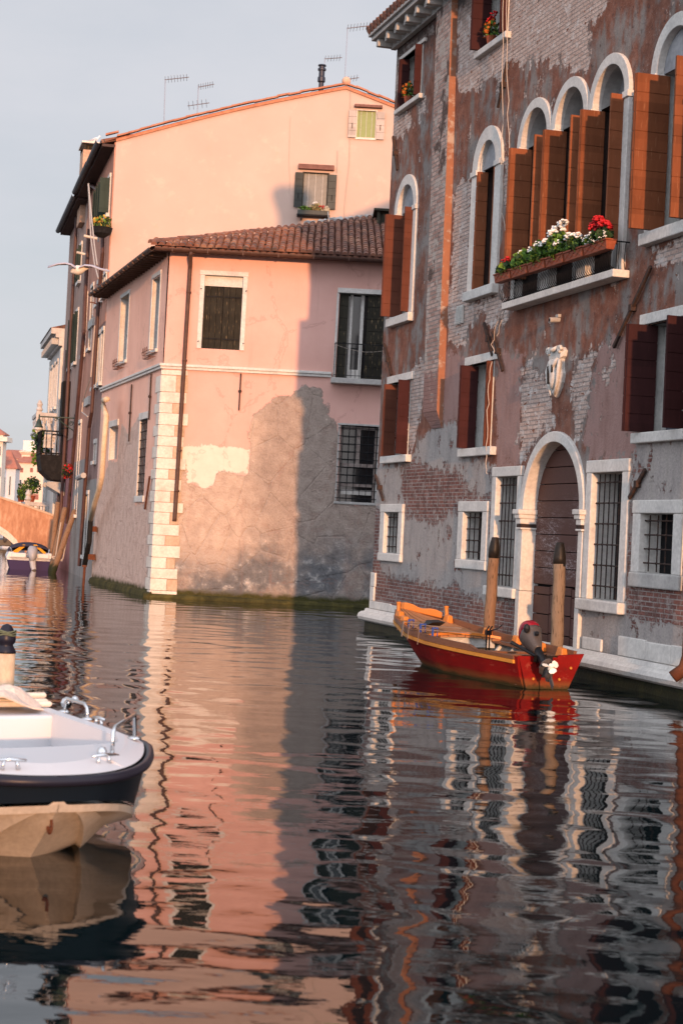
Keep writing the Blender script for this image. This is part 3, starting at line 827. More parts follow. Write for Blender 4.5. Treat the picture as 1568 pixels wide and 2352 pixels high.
# ---- iron wall ties
def tie(p, q, r=.03, label=None):
    b = MB(KR)
    a, e = Vector((p[0], -.05, p[1])), Vector((q[0], -.05, q[1]))
    d = (e - a).normalized(); sd_ = d.cross(Vector((0, 1, 0)))
    L_ = [[c + sd_ * r * k1 + Vector((0, k2 * .022, 0)) for k1, k2 in ((-1, -1), (1, -1), (1, 1), (-1, 1))] for c in (a, a.lerp(e, .5) - d * .05, a.lerp(e, .5) + d * .05, e)]
    b.loops(L_)
    c = a.lerp(e, .5)
    b.box(c.x - .05, c.x + .05, -.09, .01, c.z - .05, c.z + .05)
    b.build('wall_tie', M['iron'], pal, bevel=.006, label=label)
for cr_, p, q in ((6, (262, 1430), (305, 1780)), (6, (1455, 650), (1360, 1130)), (2, (170, 210), (203, 355)), (2, (642, 110), (682, 262)), (2, (682, 150), (730, 335)), (7, (1360, 565), (1095, 1140)), (2, (128, 825), (165, 945)), (2, (1405, 800), (1328, 935))):
    tie(FR.px(cr_, *p), FR.px(cr_, *q))
# ---- small fittings on the wall
vx, vz = FR.px(2, 520, 70)
b = MB(KR)
for k_ in (-.17, .03):
    b.box(vx + k_, vx + k_ + .15, -.03, .0, vz - .17, vz + .17)
    for j in range(9): b.box(vx + k_ + .012, vx + k_ + .138, -.042, -.03, vz - .15 + j * .034, vz - .13 + j * .034)
b.build('vent_grille', M['reveal'], pal)
px_, pz_ = FR.px(2, 985, 92)
b = MB(KR); b.tube([(px_, .03, pz_), (px_ - .0, -.17, pz_ - .02)], .042, 10, 0); b.tube([(px_, -.169, pz_ - .02), (px_, -.175, pz_ - .02)], .03, 10, 1)
b.box(px_ - .06, px_ + .06, -.05, .01, pz_ + .03, pz_ + .08, 0)
b.build('water_spout', [M['grey_stone'], M['dark']], pal, bevel=.01)
for pts, lab in (([(1, 690, -40), (1, 688, 300), (1, 682, 700), (1, 680, 1040), (1, 700, 1160), (1, 706, 1270)], None), ([(1, 706, -40), (1, 709, 300), (1, 712, 560), (1, 713, 760)], None),
                 ([(2, 735, 10), (2, 690, 120), (2, 668, 210), (2, 676, 250)], None), ([(2, 668, 290), (2, 655, 400), (2, 648, 520), (2, 640, 690), (2, 636, 790), (2, 645, 820)], None), ([(2, 740, 15), (2, 712, 110), (2, 690, 170)], None)):
    q = [FR.px(c, x, y, -.12) for c, x, y in pts]
    # smooth the run of the cable
    pp = []
    for i in range(len(q) - 1):
        for t in range(4): pp.append((q[i][0] + (q[i + 1][0] - q[i][0]) * t / 4, -.12 - .02 * math.sin(i + t), q[i][1] + (q[i + 1][1] - q[i][1]) * t / 4))
    pp.append((q[-1][0], -.12, q[-1][1]))
    b = MB(KR); b.tube(pp, .008, 6)
    b.build('cable', M['cable'], pal)
b = MB(KR)
b.tube([(15.02, -.16, 12.5), (14.96, -.16, 3.0), (14.90, -.16, .62), (14.88, -.20, .45), (14.84, -.34, .33)], .085, 12)
for z in (1.4, 3.4, 5.6, 8.2): b.tube([(14.96, -.16, z), (14.96, -.16, z + .06)], .10, 12)
b.build('drainpipe', M['rust_pipe'], pal, smooth=True)
# chimney above the breast, whose shadow falls on the peach wall behind
def chimney(par, x, n, z0, h, w_=.75, k=KR, mat=None):
    b = MB(k)
    b.loops([[(x + sx_ * r, n + sy_ * r, z) for sx_, sy_ in ((-1, -1), (1, -1), (1, 1), (-1, 1))] for r, z in ((w_ / 2, z0), (w_ / 2, z0 + h * .62), (w_ * .80, z0 + h * .86), (w_ * .80, z0 + h * .93), (w_ * .5, z0 + h))])
    return b.build('chimney', mat or M['side_plaster'], par)
chimney(pal, 3.3, .52, 12.7, 2.75, .74)

# ================================================================ the low pink house on the bend: PF its sunlit front, LF its canal side
PF = Frame((-5.05, 48.5, 0), R(1), .004)
LF = Frame((-5.05, 48.5, 0), -(PI / 2 - R(16.5)), 0.0)
pink = thing('pink_house', 'low pink plastered house on the bend with white corner stones and tiled roof', 'house', PF.O, PF.rot)
def onto(o, fr, base):
    """turn a part built in the wall frame fr so that it sits right under a house whose Empty stands in the frame base"""
    d = fr.O - base.O
    o.location = (d.dot(base.ex), d.dot(base.ey), 0)
    o.rotation_euler = (0, 0, fr.rot - base.rot)
    return o
LL = 10.6
def pink_mat(name, side=False):
    g = G(name)
    x, y, z = g.sep()
    n1 = g.noise(.7, 5, .6); n2 = g.noise(3.2, 6, .62); n3 = g.noise(20, 4, .6)
    per = g.m('ADD', g.m('MULTIPLY', g.m('SUBTRACT', n2, .5), .45), g.m('MULTIPLY', g.m('SUBTRACT', n3, .5), .12))
    def mask(a): return g.step(g.m('ADD', g.attr(a), per), -.014, .014)
    c = g.ramp(n1, [(.3, (.58, .335, .28)), (.55, (.63, .375, .32)), (.75, (.66, .41, .35))])
    c = g.mix(g.m('MULTIPLY', g.step(n2, .62, .8), .3), c, (.55, .32, .27))
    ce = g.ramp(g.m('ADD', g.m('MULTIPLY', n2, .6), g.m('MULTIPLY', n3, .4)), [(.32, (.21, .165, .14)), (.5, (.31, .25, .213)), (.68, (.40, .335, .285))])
    if side:  # canal side lightened in plaster and cement; its missing light is in the colour
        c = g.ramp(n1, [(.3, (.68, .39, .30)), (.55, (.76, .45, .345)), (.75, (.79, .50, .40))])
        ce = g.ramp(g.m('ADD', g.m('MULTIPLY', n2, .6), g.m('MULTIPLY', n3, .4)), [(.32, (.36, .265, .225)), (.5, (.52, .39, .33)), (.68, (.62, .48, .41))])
    if not side:
        ce = g.mix(g.m('MULTIPLY', g.step(z, 2.4, 1.0), g.step(n1, .38, .6)), ce, g.ramp(n2, [(.35, (.10, .10, .105)), (.55, (.16, .16, .165)), (.66, (.40, .38, .36))]))
        c = g.mix(mask('white'), c, g.mix(n2, (.56, .48, .41), (.74, .67, .58)))
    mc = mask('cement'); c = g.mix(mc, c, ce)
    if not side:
        sun_side = g.step(g.m('ADD', x, g.m('MULTIPLY', g.m('SUBTRACT', n1, .5), 3.0)), 3.2, 1.9)  # sunlit left part of the cement is put into its colour
        sun_side = g.m('MULTIPLY', sun_side, g.step(g.m('ADD', z, g.m('MULTIPLY', n2, -1.2)), .0, .9))
        c = g.mix(g.m('MULTIPLY', g.m('MULTIPLY', sun_side, mc), .75), c, g.ramp(n2, [(.3, (.42, .32, .255)), (.6, (.54, .425, .345))]))
    c = g.mix(g.m('MULTIPLY', g.step(g.noise(1.6, 5, .6, g.mapv((2.2, 1, .16))), .56, .74), .22), c, (.36, .21, .17))
    crk = g.voro(.55, g.mapv((1, 1, .8)), 'DISTANCE_TO_EDGE')
    crk = g.m('ADD', crk, g.m('MULTIPLY', g.m('SUBTRACT', n2, .5), .25))
    c = g.mix(g.m('MULTIPLY', g.m('MULTIPLY', g.step(crk, .012, .004), g.step(crk, -.012, -.004)), .22), c, (.25, .13, .10))
    pk = g.m('MULTIPLY', mc, g.step(g.m('ADD', n2, g.m('MULTIPLY', n3, .3)), .83, .85))
    c = g.mix(pk, c, (.55, .42, .36))
    alg = g.step(g.m('ADD', z, g.m('MULTIPLY', n2, -.35)), .16, -.02)
    c = g.mix(alg, c, g.mix(n3, (.025, .028, .010), (.075, .065, .018)))
    c = g.mix(g.step(z, .02, -.03), c, (.012, .014, .008))
    vor = g.voro(1.3, g.mapv((1, 1, .7)), 'DISTANCE_TO_EDGE')
    h = g.m('ADD', g.m('MULTIPLY', n3, g.m('ADD', g.m('MULTIPLY', mc, 1.0), .10)), g.m('MULTIPLY', mc, -.6))
    h = g.m('ADD', h, g.m('MULTIPLY', g.m('MULTIPLY', g.step(g.m('ADD', vor, g.m('MULTIPLY', g.m('SUBTRACT', n2, .5), .12)), .03, .0), mc), -.5))
    h = g.m('ADD', h, g.m('MULTIPLY', n2, g.m('MULTIPLY', mc, 1.4)))
    return g.out(c, .92, g.bump(h, .8, .035), None, .2)
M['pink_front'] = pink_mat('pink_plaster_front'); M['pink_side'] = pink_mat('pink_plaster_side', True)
CEM = [PX(PF, 4, [(675, 1350), (668, 1260), (690, 1130), (740, 1090), (805, 1060), (820, 1035), (868, 1010), (908, 1025), (945, 985), (1010, 962), (1050, 975), (1102, 985), (1108, 1060), (1137, 1070), (1142, 1150), (1195, 1190), (1205, 1230), (1200, 1660), (1500, 1680), (1500, 2320), (60, 2320), (228, 1760), (262, 1385), (285, 1420), (290, 1550), (340, 1535), (395, 1582), (458, 1552), (475, 1475), (540, 1478), (610, 1492), (660, 1490)])]
CEM = [[(-.1 if x < .25 else x, z) for x, z in CEM[0]] + []]
WHI = [PX(PF, 4, [(255, 1312), (675, 1337), (662, 1492), (610, 1482), (540, 1477), (475, 1475), (460, 1552), (395, 1584), (340, 1540), (288, 1550), (255, 1390)]), PX(PF, 4, [(1082, 1415), (1110, 1420), (1115, 1470), (1090, 1470)]), PX(PF, 4, [(480, 1550), (530, 1545), (520, 1565), (485, 1568)])]
CES = [PX(LF, 13, [(955, 965), (1010, 1060), (1060, 960), (1110, 880), (1112, 1000), (1080, 1250), (1060, 1600), (1130, 1600), (1200, 1400), (1200, 2400), (700, 2300), (735, 1700), (790, 1500), (855, 1262), (920, 1262)])]
w1 = (.99, 2.03, 6.83, 8.84); bd = (4.66, 6.3, 6.21, 8.55); gw = (4.88, 5.92, 2.87, 4.95)
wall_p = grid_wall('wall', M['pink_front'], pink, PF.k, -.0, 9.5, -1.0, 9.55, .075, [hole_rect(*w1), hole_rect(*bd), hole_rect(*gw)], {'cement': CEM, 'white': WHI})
lw = [(-7.55, -6.05, 6.95, 8.98), (-2.15, -1.0, 6.86, 8.93)]
blind = (-8.4, -6.95, 3.92, 4.98); barred = (-3.0, -1.9, 2.78, 4.96)
wall_l = onto(grid_wall('wall', M['pink_side'], pink, 0, -LL, .02, -1.0, 9.5, .085, [hole_rect(*q) for q in lw + [blind, barred]], {'cement': CES}), LF, PF)
KP = PF.k
b = MB(KP)
b.face([(9.5, 0, -1), (9.5, 8, -1), (9.5, 8, 9.5), (9.5, 0, 9.5)])
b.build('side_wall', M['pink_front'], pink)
# corner stones
M['tan_stone'] = worn('tan_stone', (.54, .40, .29), (.38, .26, .18), (.62, .49, .38), 3, .85, .4, .012, 20)
M['pale_stone'] = worn('pale_quoin_stone', (.70, .64, .56), (.5, .43, .36), (.78, .73, .66), 2.5, .8, .35, .012, 18)
b = MB(KP); c_ = MB(0)
z, i = -.1, 0
while z < 5.95:
    h = .30 + .03 * math.sin(i * 2.1)
    if z + h > 5.9: h = 6.06 - z
    ln = .62 + .05 * math.sin(i * 1.7)
    if i % 2 == 0:
        b.box(-.03, ln + .08, -.035, .06, z + .005, z + h - .005, 0)
    else:
        b.box(-.03, .36 + .06 * math.sin(i), -.035, .06, z + .005, z + h - .005, 0)
        b.box(.36 + .06 * math.sin(i) + .006, ln + .03, -.02, .06, z + .005, z + h - .005, 1)
    c_.box(-.72 if i % 2 else -.42, .02, -.035, .06, z + .006, z + h - .006)
    z += h; i += 1
b.box(-.05, .66, -.05, .06, 6.065, 6.2, 0)
b.build('corner_stones', [M['pale_stone'], M['tan_stone']], pink, bevel=.01)
onto(c_.build('corner_stones', M['pale_stone'], pink, bevel=.01), LF, PF)
b = MB(KP); b.box(-.10, 4.56, -.10, .02, 6.30, 6.37); b.box(-.06, 4.56, -.065, .02, 6.225, 6.298); b.build('string_course', M['white_stone'], pink, bevel=.01)
b = MB(0); b.box(-LL, .09, -.10, .02, 6.305, 6.375); b.box(-LL, .06, -.065, .02, 6.23, 6.303); onto(b.build('string_course', M['white_stone'], pink, bevel=.01), LF, PF)
b = MB(KP)
b.loops([[(-.2, n, z) for n, z in ((.0, .13), (-.07, .10), (-.13, .02), (-.14, -.2), (.0, -.2))], [(9.5, n, z) for n, z in ((.0, .10), (-.07, .07), (-.13, .01), (-.14, -.2), (.0, -.2))]])
M['moss'] = worn('mossy_ledge', (.050, .045, .014), (.016, .017, .008), (.13, .105, .028), 3, .95, .9, .04, 16)
M['moss_dark'] = worn('dark_waterline_moss', (.040, .042, .016), (.014, .016, .008), (.12, .11, .05), 3, .95, .9, .04, 16)
b.build('ledge', M['moss'], pink)
b = MB(0)
b.loops([[(-LL, n, z) for n, z in ((.0, .16), (-.08, .12), (-.12, .0), (-.12, -.2), (.0, -.2))], [(.1, n, z) for n, z in ((.0, .16), (-.08, .12), (-.12, .0), (-.12, -.2), (.0, -.2))]])
onto(b.build('ledge', M['moss'], pink), LF, PF)
# shuttered window
def fr_rect(b, s0, s1, z0, z1, wd, n0, n1, bottom=True):
    b.box(s0 - wd, s0, n0, n1, z0, z1); b.box(s1, s1 + wd, n0, n1, z0, z1)
    b.box(s0 - wd - .02, s1 + wd + .02, n0 - .015, n1, z1, z1 + wd)
    if bottom: b.box(s0 - wd - .02, s1 + wd + .02, n0 - .03, n1, z0 - .07, z0 - .002)
b = MB(KP); fr_rect(b, w1[0], w1[1], w1[2], w1[3], .125, -.035, .06, False)
win = b.build('window', M['white_stone'], pink, bevel=.01)
reveal(win, *w1, .20, M['white_stone'], KP, .05)
b = MB(KP); b.box(w1[0] + .0, w1[1] - .0, .10, .16, 8.56, 8.83); b.build('lintel_board', M['white_stone'], win)
for a, e in ((w1[0] + .01, 1.505), (1.515, w1[1] - .01)):
    b = MB(KP)
    for q in range(3):
        x0 = a + (e - a) * q / 3; b.box(x0 + .004, a + (e - a) * (q + 1) / 3 - .004, .10, .145, 6.84, 8.555)
    sh = b.build('shutter', M['shut_black'], win, bevel=.004)
    b = MB(KP)
    for zz in (7.1, 8.25): b.box(a + .02, e - .02, .088, .10, zz, zz + .045)
    b.build('strap', M['black_iron'], sh)
b = MB(KP)
for x in (w1[0] - .09, w1[1] + .09):
    for zz in (7.02, 8.45): b.tube([(x, -.04, zz), (x, -.11, zz), (x + .03, -.12, zz)], .011, 6)
b.build('shutter_hook', M['iron'], win)
# balcony door
b = MB(KP); b.box(bd[0] - .05, bd[1] + .1, -.05, .06, bd[3], bd[3] + .13); b.box(bd[0] - .06, bd[0] - .001, -.012, .06, bd[2], bd[3])
dr = b.build('balcony_door', M['white_stone'], pink, bevel=.008)
reveal(dr, *bd, .32, M['reveal'], KP, .05)
b = MB(KP); b.face([(bd[0], .31, bd[2]), (bd[1], .31, bd[2]), (bd[1], .31, bd[3]), (bd[0], .31, bd[3])]); b.build('pane', M['glass'], dr)
b = MB(KP)
for a, e in ((4.98, 5.05), (5.27, 5.36)): b.box(a, e, .22, .28, bd[2], bd[3] - .01)
b.box(4.98, 5.36, .225, .275, bd[2], bd[2] + .28)
b.build('casement', M['white_stone'], dr)
b = MB(KP)
for q in range(7): b.box(4.67, 4.93, .10, .15, bd[2] + .02 + q * .33, bd[2] + .34 + q * .33)
b.build('shutter', M['shut_black'], dr)
b = MB(KP)
for q in range(7): b.box(5.45, 5.98, .06, .11, bd[2] + .02 + q * .33, bd[2] + .34 + q * .33)
b.build('shutter', M['shut_black'], dr)
b = MB(KP); b.box(4.55, 6.4, -.36, .02, 6.06, 6.205)
bl = b.build('balcony', M['grey_stone'], pink, bevel=.01)
b = MB(KP)
for x in np.arange(4.62, 6.36, .115): b.tube([(x, -.30, 6.2), (x, -.30, 7.13)], .008, 5)
for n in (-.2, -.1): b.tube([(4.62, n, 6.2), (4.62, n, 7.13)], .008, 5)
b.tube([(4.62, .02, 7.14), (4.62, -.30, 7.14), (6.36, -.30, 7.14), (6.36, .02, 7.14)], .016, 6)
b.tube([(4.62, -.30, 6.28), (6.36, -.30, 6.28)], .010, 5)
b.build('railing', M['black_iron'], bl)
b = MB(KP); b.tube([(4.62 + (6.3 - 4.62) * t / 10, -.28, 7.10 - .16 * math.sin(PI * t / 10)) for t in range(11)], .006, 5); b.build('clothes_line', M['cable'], bl)
# barred window of the front
b = MB(KP); fr_rect(b, gw[0], gw[1], gw[2], gw[3], .05, -.01, .06)
win = b.build('window', M['grey_stone'], pink, bevel=.008)
reveal(win, *gw, .25, M['grey_stone'], KP, .05)
b = MB(KP)
s0, s1, z0, z1 = gw
for a, e, c0, c1 in ((s0 + .03, s1 - .03, z1 - .10, z1 - .03), (s0 + .03, s0 + .09, z0, z1 - .03), (s1 - .09, s1 - .03, z0, z1 - .03), (s0 + .47, s0 + .57, z0 + 1.05, z1 - .1), (s0 + .03, s1 - .03, z0 + .95, z0 + 1.05), (s0 + .03, s1 - .03, z0 + .42, z0 + .50)):
    b.box(a, e, .14, .19, c0, c1)
b.build('casement', worn('peeling_frame', (.30, .25, .23), (.12, .09, .08), (.42, .38, .35), 6, .8), win)
b = MB(KP); b.face([(s0, .20, z0), (s1, .20, z0), (s1, .20, z1), (s0, .20, z1)]); b.build('pane', M['glass'], win)
b = MB(KP); b.box(s0 + .1, s1 - .1, .15, .185, z0 + .20, z0 + .33); b.build('ledge', M['white_stone'], win)
grille(win, s0, s1, z0 - .03, z1, -.03, 6, 10, .010, KP, mat=M['black_iron'])
# iron tie, gutter, downpipe
b = MB(KP); b.tube([(2.11, -.05, 6.2), (2.11, -.05, 5.2)], .022, 6); b.ball((2.11, -.06, 5.72), .05, 8); b.build('wall_tie', M['iron'], pink)
for x, z0, z1 in ((-1.45, 4.9, 6.2), (-4.6, 4.4, 6.1)):
    b = MB(0); b.tube([(x, -.04, z0), (x, -.04, z1)], .024, 6); b.ball((x, -.05, (z0 + z1) / 2), .05, 8); onto(b.build('wall_tie', M['iron'], pink), LF, PF)
b = MB(0); b.tube([(-1.35, -.04, 2.4), (-.75, -.06, 3.3)], .03, 6); onto(b.build('wall_tie', M['rust_pipe'], pink), LF, PF)
M['copper'] = worn('brown_gutter_paint', (.085, .045, .035), (.05, .028, .022), (.13, .07, .05), 5, .5, .1, .003, 40)
def gutter(b, p, q, r=.085):
    p, q = Vector(p), Vector(q)
    d = (q - p).normalized(); sd_ = d.cross(Vector((0, 0, 1))).normalized()
    prof = [(math.cos(t) * r, math.sin(t) * r) for t in [PI + PI * i / 8 for i in range(9)]] + [(math.cos(t) * (r - .012), math.sin(t) * (r - .012)) for t in [2 * PI - PI * i / 8 for i in range(9)]]
    b.loops([[c + sd_ * u + Vector((0, 0, v)) for u, v in prof] for c in (p, q)])
ze = 9.44
b = MB(KP); gutter(b, (-.36, -.52, ze), (9.5, -.52, ze))
for x in np.arange(.1, 9, .95): b.box(x, x + .025, -.61, -.43, ze - .10, ze + .005)
gut = b.build('gutter', M['copper'], pink)
b = MB(0); gutter(b, (-LL - .1, -.52, ze), (.33, -.52, ze))
for x in np.arange(-LL + .3, 0, .8): b.box(x, x + .025, -.61, -.43, ze - .10, ze + .005)
onto(b.build('gutter', M['copper'], pink), LF, PF)
b = MB(KP)
b.tube([(.62, -.52, ze - .06), (.60, -.50, ze - .14), (.58, -.12, ze - .38), (.575, -.10, ze - .5), (.54, -.10, 2.2), (.54, -.11, 2.1)], .058, 10)
for z in (8.3, 6.45, 4.0, 2.9): b.tube([(.545 + .004 * z, -.10, z), (.545 + .004 * z, -.10, z + .05)], .072, 10)
b.build('downpipe', M['copper'], pink, smooth=True)
b = MB(0)
for x in np.arange(-LL + .2, 0, .42): b.box(x, x + .08, -.48, .1, ze - .14, ze - .03)
onto(b.build('rafter', worn('eave_timber', (.09, .05, .035)), pink), LF, PF)
# canal-side windows
for i, q in enumerate(lw):
    b = MB(0); b.box(q[0] - .12, q[1] + .12, -.03, .05, q[3], q[3] + .12); b.box(q[0] - .12, q[0] - .002, -.02, .05, q[2], q[3]); b.box(q[1] + .002, q[1] + .12, -.02, .05, q[2], q[3])
    b.box(q[0] - .14, q[1] + .14, -.07, .05, q[2] - .1, q[2] - .002)
    wn = onto(b.build('window', M['white_stone'], pink, bevel=.01), LF, PF)
    reveal(wn, *q, .30, M['white_stone'], 0, .04)
    b = MB(0); b.face([(q[0], .29, q[2]), (q[1], .29, q[2]), (q[1], .29, q[3]), (q[0], .29, q[3])]); b.build('pane', M['glass'], wn)
    b = MB(0); b.box(q[1] - .62, q[1] - .05, .16, .20, q[2] + .02, q[3] - .02); b.build('shutter', M['shut_black'], wn)
    s_ = thing('flower_basket', ('empty wire flower basket below the far canal-side window of the pink house', 'empty wire flower basket below the canal-side window next to the corner of the pink house')[i], 'basket', LF.W((q[0] + q[1]) / 2, -.02, q[2] - .02), LF.rot, 'wire flower baskets')
    b = MB(0)
    w_ = .55
    for z in (-.02, -.10, -.2):
        b.tube([(-w_, 0, z), (-w_, -.2 - z * .2, z), (w_, -.2 - z * .2, z), (w_, 0, z)], .008, 5)
    for x in np.linspace(-w_, w_, 8): b.tube([(x, -.2, -.02), (x, -.16, -.2), (x, 0, -.2)], .006, 5)
    b.build('wire_frame', M['rust_pipe'], s_)
    b = MB(0)
    for x in (-.3, .0, .28): b.tube([(x + .06 * math.cos(t), -.21, .02 + .06 * math.sin(t)) for t in [i2 * .7 for i2 in range(10)]], .007, 5)
    b.build('scroll', M['rust_pipe'], s_)
q = blind
b = MB(0); b.box(q[0] - .12, q[1] + .12, -.04, .05, q[3], q[3] + .2); b.box(q[0] - .1, q[0] - .002, -.02, .05, q[2], q[3])
wn = onto(b.build('blocked_window', M['white_stone'], pink, bevel=.01), LF, PF)
reveal(wn, *q, .24, M['white_stone'], 0, .04)
b = MB(0); b.face([(q[0], .235, q[2]), (q[1], .235, q[2]), (q[1], .235, q[3]), (q[0], .235, q[3])])
b.build('infill', worn('pink_infill', (.58, .34, .28), None, None, 2, .9, .2), wn)
q = barred
b = MB(0); b.box(q[0] - .1, q[1] + .2, -.04, .05, q[3], q[3] + .2); b.box(q[0] - .12, q[0] - .002, -.02, .05, q[2], q[3]); b.box(q[0] - .12, q[1] + .2, -.06, .05, q[2] - .18, q[2] - .002)
wn = onto(b.build('window', M['white_stone'], pink, bevel=.01), LF, PF)
reveal(wn, *q, .25, M['white_stone'], 0, .04)
b = MB(0); b.face([(q[0], .245, q[2]), (q[1], .245, q[2]), (q[1], .245, q[3]), (q[0], .245, q[3])]); b.build('pane', M['dark'], wn)
grille(wn, q[0], q[1], q[2], q[3], .03, 5, 9, .012, 0)
# ---- roof: hipped, laid with rounded tiles
slope = math.atan(2.25 / 6.5)
b = MB(0)
lfar = (LF.O + LF.ex * -LL - LF.ey * .5 - PF.O); lf = (lfar.dot(PF.ex), lfar.dot(PF.ey))
zr = ze + 2.17
b.face([(-.42, -.50, ze + .03), (9.5, -.50, ze + .03), (9.5, 6, zr - .06), (6.0, 6, zr - .06)])
b.face([(-.42, -.50, ze + .03), (6, 6, zr - .06), (6, 10.4, zr - .06), (lf[0], lf[1], ze + .03)])
b.face([(6, 6, zr - .06), (9.5, 6, zr - .06), (9.5, 10.4, zr - .4), (6, 10.4, zr - .06)])
b.face([(-.42, -.50, ze + .01), (lf[0], lf[1], ze + .01), (lf[0] + 1, lf[1], ze - .05), (.4, .3, ze - .05)])
b.face([(-.42, -.50, ze + .01), (.4, .3, ze - .05), (9.5, .3, ze - .05), (9.5, -.50, ze + .01)])
roof = b.build('roof', M['tile_roof'], pink)
def barrel(b, base, d, length, r0, r1, up, side, seg=6, over=True):
    L_ = []
    for t, r in ((0, r0), (1, r1)):
        c = base + d * (length * t)
        L_.append([c + side * (math.cos(a) * r) + up * (math.sin(a) * r * (1 if over else -.8) + (.035 if over else .0)) for a in [PI * i / seg for i in range(seg + 1)]])
    b.loops(L_, 0, False, False)
    b.face(L_[0])
b = MB(0)
dn = Vector((0, math.cos(slope), math.sin(slope))); up = Vector((0, -math.sin(slope), math.cos(slope))); sdv = Vector((1, 0, 0))
x = -.34; i = 0
while x < 8.2:
    top_n = min(6.0, max(.1, x + .10))
    n_t = (top_n + .56) / math.cos(slope)
    for kind in (0, 1):
        xx = x + (.095 if kind else 0)
        t = 0.0; j = 0
        while t < n_t:
            ln = min(.40, n_t - t + .05)
            jx = random.uniform(-.012, .012); jz = random.uniform(-.006, .010)
            base = Vector((xx + jx, -.60, ze + .02 + jz)) + dn * t
            if kind == 0: barrel(b, base, dn + up * -.03, ln + .04, .088, .070, up, sdv)
            else: barrel(b, base - up * .0, dn, ln + .04, .085, .085, up, sdv, 4, False)
            t += .34; j += 1
    x += .19; i += 1
b.build('front_tiles', M['tile_roof'], roof, smooth=False)
b = MB(0)
hd = (Vector((6, 6, zr)) - Vector((-.45, -.55, ze + .05))); hl = hd.length; hd.normalize()
hs = hd.cross(Vector((0, 0, 1))).normalized(); hu = hs.cross(hd)
t = 0
while t < hl:
    barrel(b, Vector((-.45, -.55, ze + .07)) + hd * t + Vector((0, 0, random.uniform(-.01, .02))), hd, .42, .10, .085, hu, hs); t += .34
t = 6.0
while t < 9.3:
    barrel(b, Vector((t, 6, zr + random.uniform(-.02, .05))), Vector((1, 0, 0)), .42, .11, .095, Vector((0, 0, 1)), Vector((0, 1, 0))); t += .34
b.build('ridge_tiles', M['tile_roof'], roof)
b = MB(0)
for q in range(26):
    x = 3.7 + q * .18 + random.uniform(-.05, .05); n = min(6.05, x + .12)
    z = ze + .1 + (n + .5) * math.tan(slope)
    r = random.uniform(.05, .11)
    b.ball((x, n + random.uniform(0, .12), z + .05), r, 6, 0, (1.5, .9, .7))
b.build('rubble', M['grey_stone'], roof, jitter=.02)
dx, dz = PF.px(5, 1440, 1040, 4.2); dx2, dz2 = PF.px(5, 1440, 918, 4.2)
b = MB(0)
for a in (dx, dx + .9): b.box(a, a + .09, 4.2, 4.3, dz - .5, dz2)
b.box(dx - .1, dx + 1.1, 4.1, 5.6, dz2, dz2 + .07); b.box(dx + .02, dx + .98, 4.32, 5.5, dz - .6, dz2 - .01)
b.build('dormer', M['shut_black'], pink, bevel=.008)
b = MB(0)
pts = [PF.px(5, x_, y_, n_) + (n_,) for x_, y_, n_ in ((1165, 930, 5.5), (1170, 985, 5.2), (1200, 1012, 5.0), (1300, 1010, 5.2), (1380, 1000, 5.3), (1440, 1005, 5.2))]
b.tube([(x, n - .05, z + .03) for x, z, n in pts], .014, 6); b.build('roof_cable', M['cable'], pink)

# ================================================================ the tall peach house behind
TO = LF.W(-LL, 0, 0)
TF = Frame(TO, R(1), .003)
AK = 13.0
KF = Frame(TO, -(PI / 2 - R(AK)), 0.0)
tall = thing('peach_house', 'tall peach plastered gable house behind the pink one with two shuttered windows', 'house', TF.O, TF.rot)
def peach_mat():
    g = G('peach_plaster')
    n1 = g.noise(.5, 5, .6); n2 = g.noise(2.4, 6, .62); n3 = g.noise(14, 3, .6)
    c = g.ramp(n1, [(.3, (.45, .335, .28)), (.55, (.485, .36, .30)), (.75, (.51, .39, .33))])
    c = g.mix(g.m('MULTIPLY', g.step(n2, .60, .72), .45), c, (.56, .34, .24))
    c = g.mix(g.m('MULTIPLY', g.step(g.noise(1.4, 6, .7), .54, .66), .30), c, (.62, .47, .38))
    c = g.mix(g.m('MULTIPLY', g.step(g.noise(.9, 2, .5, g.mapv((3, 1, .12))), .62, .8), .25), c, (.50, .32, .25))
    return g.out(c, .92, g.bump(g.m('ADD', n2, g.m('MULTIPLY', n3, .3)), .25, .012), None, .2)
M['peach'] = peach_mat()
apx, apz = 7.45, 16.66
def gable_z(x): return 14.57 + (x - .2) / (apx - .2) * (apz - 14.57) - .10 * math.sin(PI * max(0, min(1, (x - .2) / (apx - .2)))) * -1 if x < apx else apz - (x - apx) * .325
t1 = (6.23, 7.01, 12.69, 13.82); t2 = (7.885, 8.485, 15.09, 15.98)
def wall_poly(name, outline, holes, mat, par, k, n=0.0):
    bm = bmesh.new()
    ed = []
    for loop in [outline] + holes:
        vs = [bm.verts.new((x + k * z, n, z)) for x, z in loop]
        ed += [bm.edges.new((vs[i], vs[(i + 1) % len(vs)])) for i in range(len(vs))]
    bmesh.ops.triangle_fill(bm, edges=ed, use_beauty=True, use_dissolve=False)
    me = bpy.data.meshes.new(name); bm.to_mesh(me); bm.free()
    me.materials.append(mat)
    o = bpy.data.objects.new(name, me); COL.objects.link(o); o.parent = par
    return o
def rectl(q): return [(q[0], q[2]), (q[1], q[2]), (q[1], q[3]), (q[0], q[3])]
xs_ = [0 + i * .75 for i in range(10)] + [apx, 9, 11, 13]
wall_poly('wall', [(0, -1), (13, -1)] + [(x, gable_z(x)) for x in reversed(xs_)], [rectl(t1), rectl(t2)], M['peach'], tall, TF.k)
b = MB(TF.k)
for i in range(len(xs_) - 1):
    a, e = xs_[i], xs_[i + 1]
    za, zb = gable_z(a), gable_z(e)
    b.loops([[(a, -.06, za), (a, .08, za), (a, .08, za + .10), (a, -.06, za + .10)], [(e, -.06, zb), (e, .08, zb), (e, .08, zb + .10), (e, -.06, zb + .10)]])
